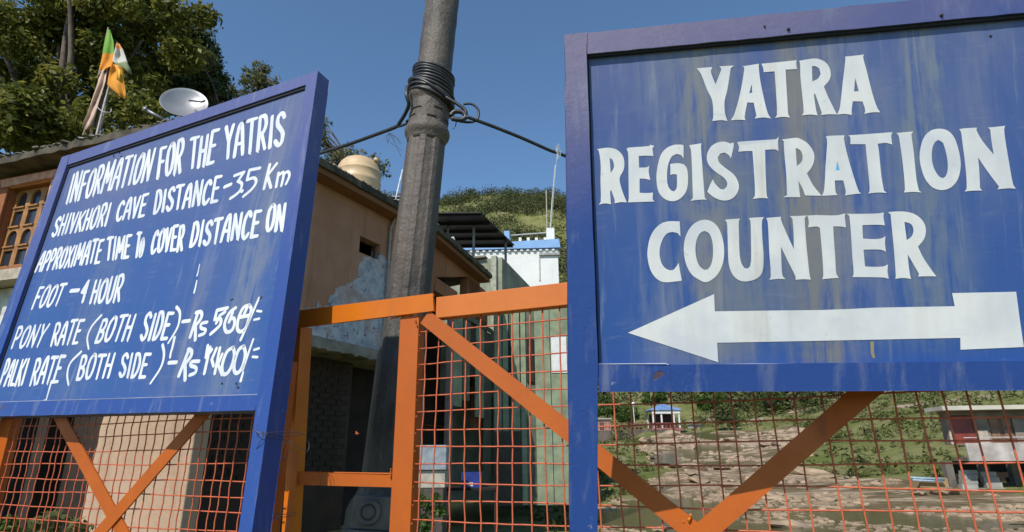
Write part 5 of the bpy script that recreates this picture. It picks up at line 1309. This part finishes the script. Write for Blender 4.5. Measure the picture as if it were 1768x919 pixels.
MB().box(-w2*1.1, w2*1.1, -w2*1.1, w2*1.1, -.35, 0).obj('plinth', plain('red plinth', (.30, .12, .09), .8), gaz)
MB().box(-w2*.85, w2*.85, w2*.6, w2*.66, 0, eave - .3).obj('back_wall', plain('dark back wall', (.05, .03, .025), .8), gaz)
mb = MB()
for k in range(9): mb.box(-w2 + k * w2 / 4 - .03, -w2 + k * w2 / 4 + .03, -w2*1.05, -w2*1.05 + .04, 0, .55)
mb.box(-w2, w2, -w2*1.05 - .01, -w2*1.05 + .05, .5, .58).obj('railing', plain('dark red rail', (.25, .06, .06), .6), gaz)
# river walk wall left of the pavilion
wallp = [(1010, 744, 764, 60), (1060, 743, 760, 64), (1110, 742, 754, 69), (1165, 741, 747, 74)]
mb = MB(); V = []
for px, pt2, pb2, Y in wallp:
    a = PY(px, pt2, Y); b = PY(px, pb2, Y); V += [(a.x, a.y, a.z), (b.x, b.y, b.z - .1), (b.x, b.y + 3, b.z - .1), (a.x, a.y + 3, a.z)]
F = []
for i in range(3):
    for j in range(4): F.append((i * 4 + j, i * 4 + (j + 1) % 4, (i + 1) * 4 + (j + 1) % 4, (i + 1) * 4 + j))
F += [(0, 3, 2, 1), (12, 13, 14, 15)]
rw = mb.add(V, F).obj('river_wall', plain('pinkish stone wall', (.38, .27, .20), .9, 0, .35, .5)); tag(rw, 'low pinkish retaining wall along the river walk left of the pavilion', 'wall')
fe = root('railing', loc=PY(1090, 742, 66), label='thin reddish railing on top of the river walk wall', cat='railing'); rr = plain('rusty rail', (.32, .12, .08), .7)
ptsr = [Vector(V[i * 4]) for i in range(4)]
for k in range(22):
    t_ = k / 21 * 3; i = min(2, int(t_)); p = ptsr[i].lerp(ptsr[i + 1], t_ - i) - fe.location; MB().box(p.x - .04, p.x + .04, p.y - .04, p.y + .04, p.z - .05, p.z + .75).obj('post', rr, fe)
for h_ in (.35, .75): MB().tube([p - fe.location + Vector((0, 0, h_)) for p in ptsr], .035, 6).obj('rail', rr, fe)
# pink stall, parked carts and the pink wall above
def valley_box(label, cat, nm, px, py, Y, wpx, hpx, dep, col, parts=None, roofc=None):
    p = PY(px, py, Y); k = Y / ray(px, py).y / FPX; r = root(nm, loc=p, label=label, cat=cat); w_, h_ = wpx * k / 2, hpx * k
    MB().box(-w_, w_, 0, dep, -1.0, h_).obj('wall', plain(nm + ' wall', col, .85, 0, .3, .8), r, bevel=.02)
    MB().box(-w_ * 1.08, w_ * 1.08, -.25, dep + .2, h_ + .003, h_ + .14).obj('roof', plain(nm + ' roof', roofc or (.4, .38, .35), .8), r)
    MB().box(-w_ * .3, w_ * .2, -.03, -.002, -.1, h_ * .7).obj('door', plain(nm + ' door', (.06, .04, .035), .7), r)
    return r, w_, h_
valley_box('small pink walled hut at the left end of the river walk', 'hut', 'hut', 1040, 741, 70, 30, 16, 3, (.45, .25, .20))
valley_box('pale low shelter standing just right of the pavilion', 'shelter', 'shelter', 1203, 742, 78, 14, 7, 2, (.5, .5, .48), roofc=(.1, .1, .12))
lp2 = PY(1096, 738, 75); mb = root('street_lamp', loc=lp2, label='thin white lamp post with a round globe left of the pavilion', cat='street lamp')
MB().tube([(0, 0, -.5), (0, 0, 2.6)], .05, 8).obj('pole', WP, mb); MB().lathe([(.001, 2.5), (.2, 2.6), (.26, 2.8), (.2, 3.0), (.001, 3.1)], 14).obj('globe', WP, mb, smooth=True)
# pink earth track, as a strip draped over the slope
def drape(px_pairs, name, col, lift=.05):
    V = []; F = []
    for i, (x, y, w_) in enumerate(px_pairs):
        for s_ in (-1, -.33, .33, 1): V.append((x, y + s_ * w_, terr(x, y + s_ * w_) + lift))
    for i in range(len(px_pairs) - 1):
        for j in range(3): F.append((i * 4 + j, (i + 1) * 4 + j, (i + 1) * 4 + j + 1, i * 4 + j + 1))
    return tag(MB().add(V, F).obj(name, plain(name + ' earth', col, .95, 0, .25, .5)), kind='structure')
drape([(24 + i * 2.2, 96 + .25 * i + 1.5 * math.sin(i * .6), 2.2) for i in range(22)], 'path', (.42, .29, .21))

# unfinished house on stilts at the right edge
YH = 24.0
HB = Frame(Vector((PY(1658, 780, YH).x, YH, 0)), Vector((1, -.12, 0)), upz)
nb_ = root('river_house', frame=HB, label='weathered river house on concrete stilts with red door and white balcony', cat='house')
def hz(px, py, c=0): return HB.loc(px, py, c)
xR = hz(1768, 700)[0] + 3.0
zr1, zr2 = hz(1700, 701)[1], hz(1700, 708)[1]; zf = hz(1700, 768)[1]; zf2 = hz(1700, 797)[1]
TEAL = plain('grey teal plaster', (.24, .19, .15), .85, 0, .35, 1.5)
xd0, xd1 = hz(1652, 715)[0], hz(1690, 715)[0]; zd = hz(1670, 716)[1]
xe0, xe1 = hz(1718, 722)[0], hz(1762, 722)[0]; ze = hz(1740, 720)[1]
MB().prism([(0, zf), (xR, zf), (xR, zr2 - .001), (0, zr2 - .001)], .5, .7, [[(xd0, zf + .05), (xd1, zf + .05), (xd1, zd), (xd0, zd)], [(xe0, zf + .05), (xe1, zf + .05), (xe1, ze), (xe0, ze)]]).obj('wall', TEAL, nb_)
MB().box(0, .2, .7, .9, zf, zr2 - .002).obj('wall', TEAL, nb_)
MB().box(0.2, xR, .95, 1.0, zf, zr2 - .002).obj('inner_wall', DARKIN, nb_)
MB().prism([(-.45, zr2), (xR, zr2), (xR, zr1), (-.45, zr1)], -.3, 1.0).obj('roof', plain('pale slab edge', (.52, .48, .40), .85, 0, .2, 1), nb_, bevel=.01)
RED = plain('red door paint', (.24, .04, .028), .5, 0, .3, 2)
MB().box(xd0 + .02, xd1 - .02, .52, .57, zf + .05, zd - .02).obj('door', RED, nb_)
WBR = plain('brown wooden door', (.17, .085, .05), .6, 0, .4, 2)
dw = MB().box(xe0 + .02, xe1 - .02, .56, .60, zf + .05, ze - .02).obj('door', WBR, nb_)
for i in range(2):
    for j in range(2):
        a = xe0 + .08 + i * (xe1 - xe0) / 2; b = a + (xe1 - xe0) / 2 - .16; c = zf + .2 + j * (ze - zf) * .48
        MB().box(a, b, .535, .558, c, c + (ze - zf) * .36).obj('panel', plain('lighter door panel', (.26, .14, .08), .6), dw, bevel=.01)
CREAM = plain('cream plaster', (.50, .40, .32), .85)
MB().box(xd1 + .05, xe0 - .12, .44, .499, zf + .02, hz(1700, 742)[1]).obj('cream_panel', CREAM, nb_)
MB().box(.0, xd0 - .03, .44, .499, zf + .02, hz(1650, 742)[1]).obj('cream_panel', CREAM, nb_)
WBAL = plain('dirty white balcony', (.48, .42, .38), .8, 0, .35, 1.5)
MB().box(-.05, xR, -.55, -.45, zf2 + .02, zf + .06).obj('balcony', WBAL, nb_, bevel=.01)
MB().box(-.05, xR, -.44, .49, zf2 + .04, zf2 + .16).obj('balcony_floor', CONC, nb_)
for h_ in (.14, .26): MB().tube([(-.05, -.5, zf + h_), (xR, -.5, zf + h_)], .02, 6).obj('rail', plain('pale rail metal', (.5, .48, .46), .5), nb_)
BEAM = plain('dark concrete beam', (.16, .14, .12), .9, 0, .4, 1)
for px in (1658, 1722, 1775): 
    x = hz(px, 820)[0]; MB().box(x - .14, x + .14, .6, .9, -2.5, zf2).obj('stilt', BEAM, nb_)
zg = hz(1660, 890)[1]
PALE = plain('pale concrete stair', (.36, .34, .30), .9, 0, .3, 1)
def stair(xa, za, xb_, zb2, nm):
    n = 9; mb_ = None
    for i in range(n):
        t0 = i / n; x = xa + (xb_ - xa) * t0; z = za + (zb2 - za) * t0; dx = abs(xb_ - xa) / n; dz = abs(zb2 - za) / n
        MB().box(x - .28, x + .28, -.45 + .1 * i, -.30 + .1 * i + .1, z, z + dz * .96).obj(nm, PALE, nb_)
stair(hz(1665, 885)[0], hz(1665, 885)[1], hz(1688, 812)[0], hz(1688, 812)[1], 'step'); stair(hz(1738, 900)[0], hz(1738, 900)[1], hz(1716, 815)[0], hz(1716, 815)[1], 'step')
a, b, c, d = hz(1640, 878), hz(1768, 905), hz(1768, 918), hz(1632, 890)
MB().prism([a, d, (c[0] + 3, c[1] - .1), (b[0] + 3, b[1])], -1.4, 1.5).obj('ramp', PALE, nb_, bevel=.02)
MB().box(.3, xR, 1.5, 1.6, -2, zf2).obj('back_wall', DARKIN, nb_)
ys_ = hz(1764, 868)
MB().lathe([(.14, -.3), (.16, 0), (.15, .3), (.06, .42), (.001, .44)], 14, Matrix.Translation(HB.pt(ys_[0] + .05, -.3, ys_[1]))).obj('yellow_drum', plain('yellow plastic', (.75, .45, .02), .5), smooth=True)
tag(bpy.data.objects['yellow_drum'], 'small yellow plastic drum standing under the river house at the right edge', 'drum')
# muddy pond and blue pipe raft left of that house
pt4 = PY(1616, 845, 24)
MB().box(-1.1, 1.1, -.1, .1, -1.6, .55).obj('mud_bank', plain('ochre mud wall', (.36, .24, .11), .9, 0, .2, 1.5)); mdb = bpy.data.objects['mud_bank']; mdb.location = (PY(1613, 850, 25).x, 25, PY(1613, 850, 25).z)
tag(mdb, 'ochre mud wall between the green slope and the river house', 'wall')
mdb.data.vertices.foreach_set('co', [c for i, v in enumerate(mdb.data.vertices) for c in (v.co.x * (.75 if v.co.z < 0 else .62), v.co.y * 3, v.co.z)])
mb = MB().tube([PY(1572, 825, 24.5), PY(1630, 828, 24.5)], .05, 8); mb.tube([PY(1576, 829, 24.4), PY(1628, 832, 24.4)], .04, 8)
tag(mb.obj('water_pipes', plain('pale blue pipe', (.30, .40, .48), .5), smooth=True), 'pair of pale blue pipes spanning above the ochre mud wall', 'pipe')

# small things behind the middle mesh
cr_ = PY(815, 828, 10.5); cr_.x = min(cr_.x, -.55)
tb_ = root('table', loc=(cr_.x, 10.5, 0), label='plain dark table in the shade below the peach house', cat='table'); ht = cr_.z - .12
MB().box(-.5, .45, -.3, .3, ht - .04, ht).obj('top', DARKIN, tb_, bevel=.005)
for x in (-.46, .41):
    for y in (-.26, .26): MB().box(x - .025, x + .025, y - .025, y + .025, 0, ht - .041).obj('leg', DARKIN, tb_)
bb_ = root('plastic_crate', loc=(cr_.x, 10.45, ht), label='dark blue plastic crate standing on the dark table', cat='crate')
BLU = plain('dark blue plastic', (.02, .04, .22), .4)
for (x0, x1, y0, y1) in [(-.17,.17,-.12,-.10),(-.17,.17,.10,.12),(-.17,-.15,-.099,.099),(.15,.17,-.099,.099)]: MB().box(x0, x1, y0, y1, .01, .24).obj('side', BLU, bb_)
MB().box(-.17, .17, -.12, .12, 0, .009).obj('bottom', BLU, bb_); MB().box(-.06, .03, -.126, -.121, .02, .08).obj('sticker', plain('pale sticker', (.5, .55, .6), .5), bb_)
cb = PY(745, 783, 9.5); cbr = root('counter', loc=(cb.x, 9.5, 0), label='pale grey counter under the peach house left of the dark table', cat='counter')
MB().box(-.20, .22, -.2, .3, 0.02, cb.z - .5).obj('body', plain('brown counter body', (.08, .06, .05), .8), cbr); MB().box(-.24, .26, -.25, .35, cb.z - .24, cb.z + .12).obj('drawer', plain('pale grey laminate', (.26, .30, .33), .5), cbr, bevel=.01); MB().box(-.22, .24, -.2, .3, cb.z - .49, cb.z - .25).obj('shelf', plain('cream shelf', (.40, .36, .30), .6), cbr)
po = PY(967, 612, 14.8)
ps = root('green_wall', loc=(po.x, 15.4, 0), label='pale green boarded wall standing beyond the end of the peach house', cat='wall')
ztg = PY(930, 508, 15.4).z
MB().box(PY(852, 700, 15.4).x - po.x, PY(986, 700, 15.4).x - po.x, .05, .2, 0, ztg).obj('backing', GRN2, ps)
for a, b, dy in [(853, 866, 0), (868, 878, .03), (883, 898, 0), (900, 909, .03), (925, 939, .0), (940, 952, .01), (953, 986, 0)]:
    MB().box(PY(a, 700, 15.4).x - po.x, PY(b, 700, 15.4).x - po.x, -.03 + dy, .015 + dy, 0, ztg - .01).obj('board', GRN, ps, bevel=.006)
for a, b, y0, y1 in [(911, 923, 660, 585), (879, 882, 700, 560)]:
    MB().box(PY(a, 700, 15.4).x - po.x, PY(b, 700, 15.4).x - po.x, -.02, .049, PY(a, y0, 15.4).z, PY(a, y1, 15.4).z).obj('slot', DARKIN, ps)
MB().box(PY(853, 700, 15.4).x - po.x, PY(900, 700, 15.4).x - po.x, -.06, -.035, 0, PY(870, 745, 15.4).z).obj('shade_panel', plain('dark shade panel', (.06, .045, .03), .8), ps)  # dark box stands in for shade over the lower boards
pst = MB().box(-.19, .22, -.012, -.004, -.48, .48).obj('poster', plain('white paper', (.68, .68, .66), .7, 0, .12, 6)); pst.location = (po.x, 15.36, PY(967, 612, 15.3).z)
tag(pst, 'white paper notice pasted on the pale green wall behind the mesh', 'notice')
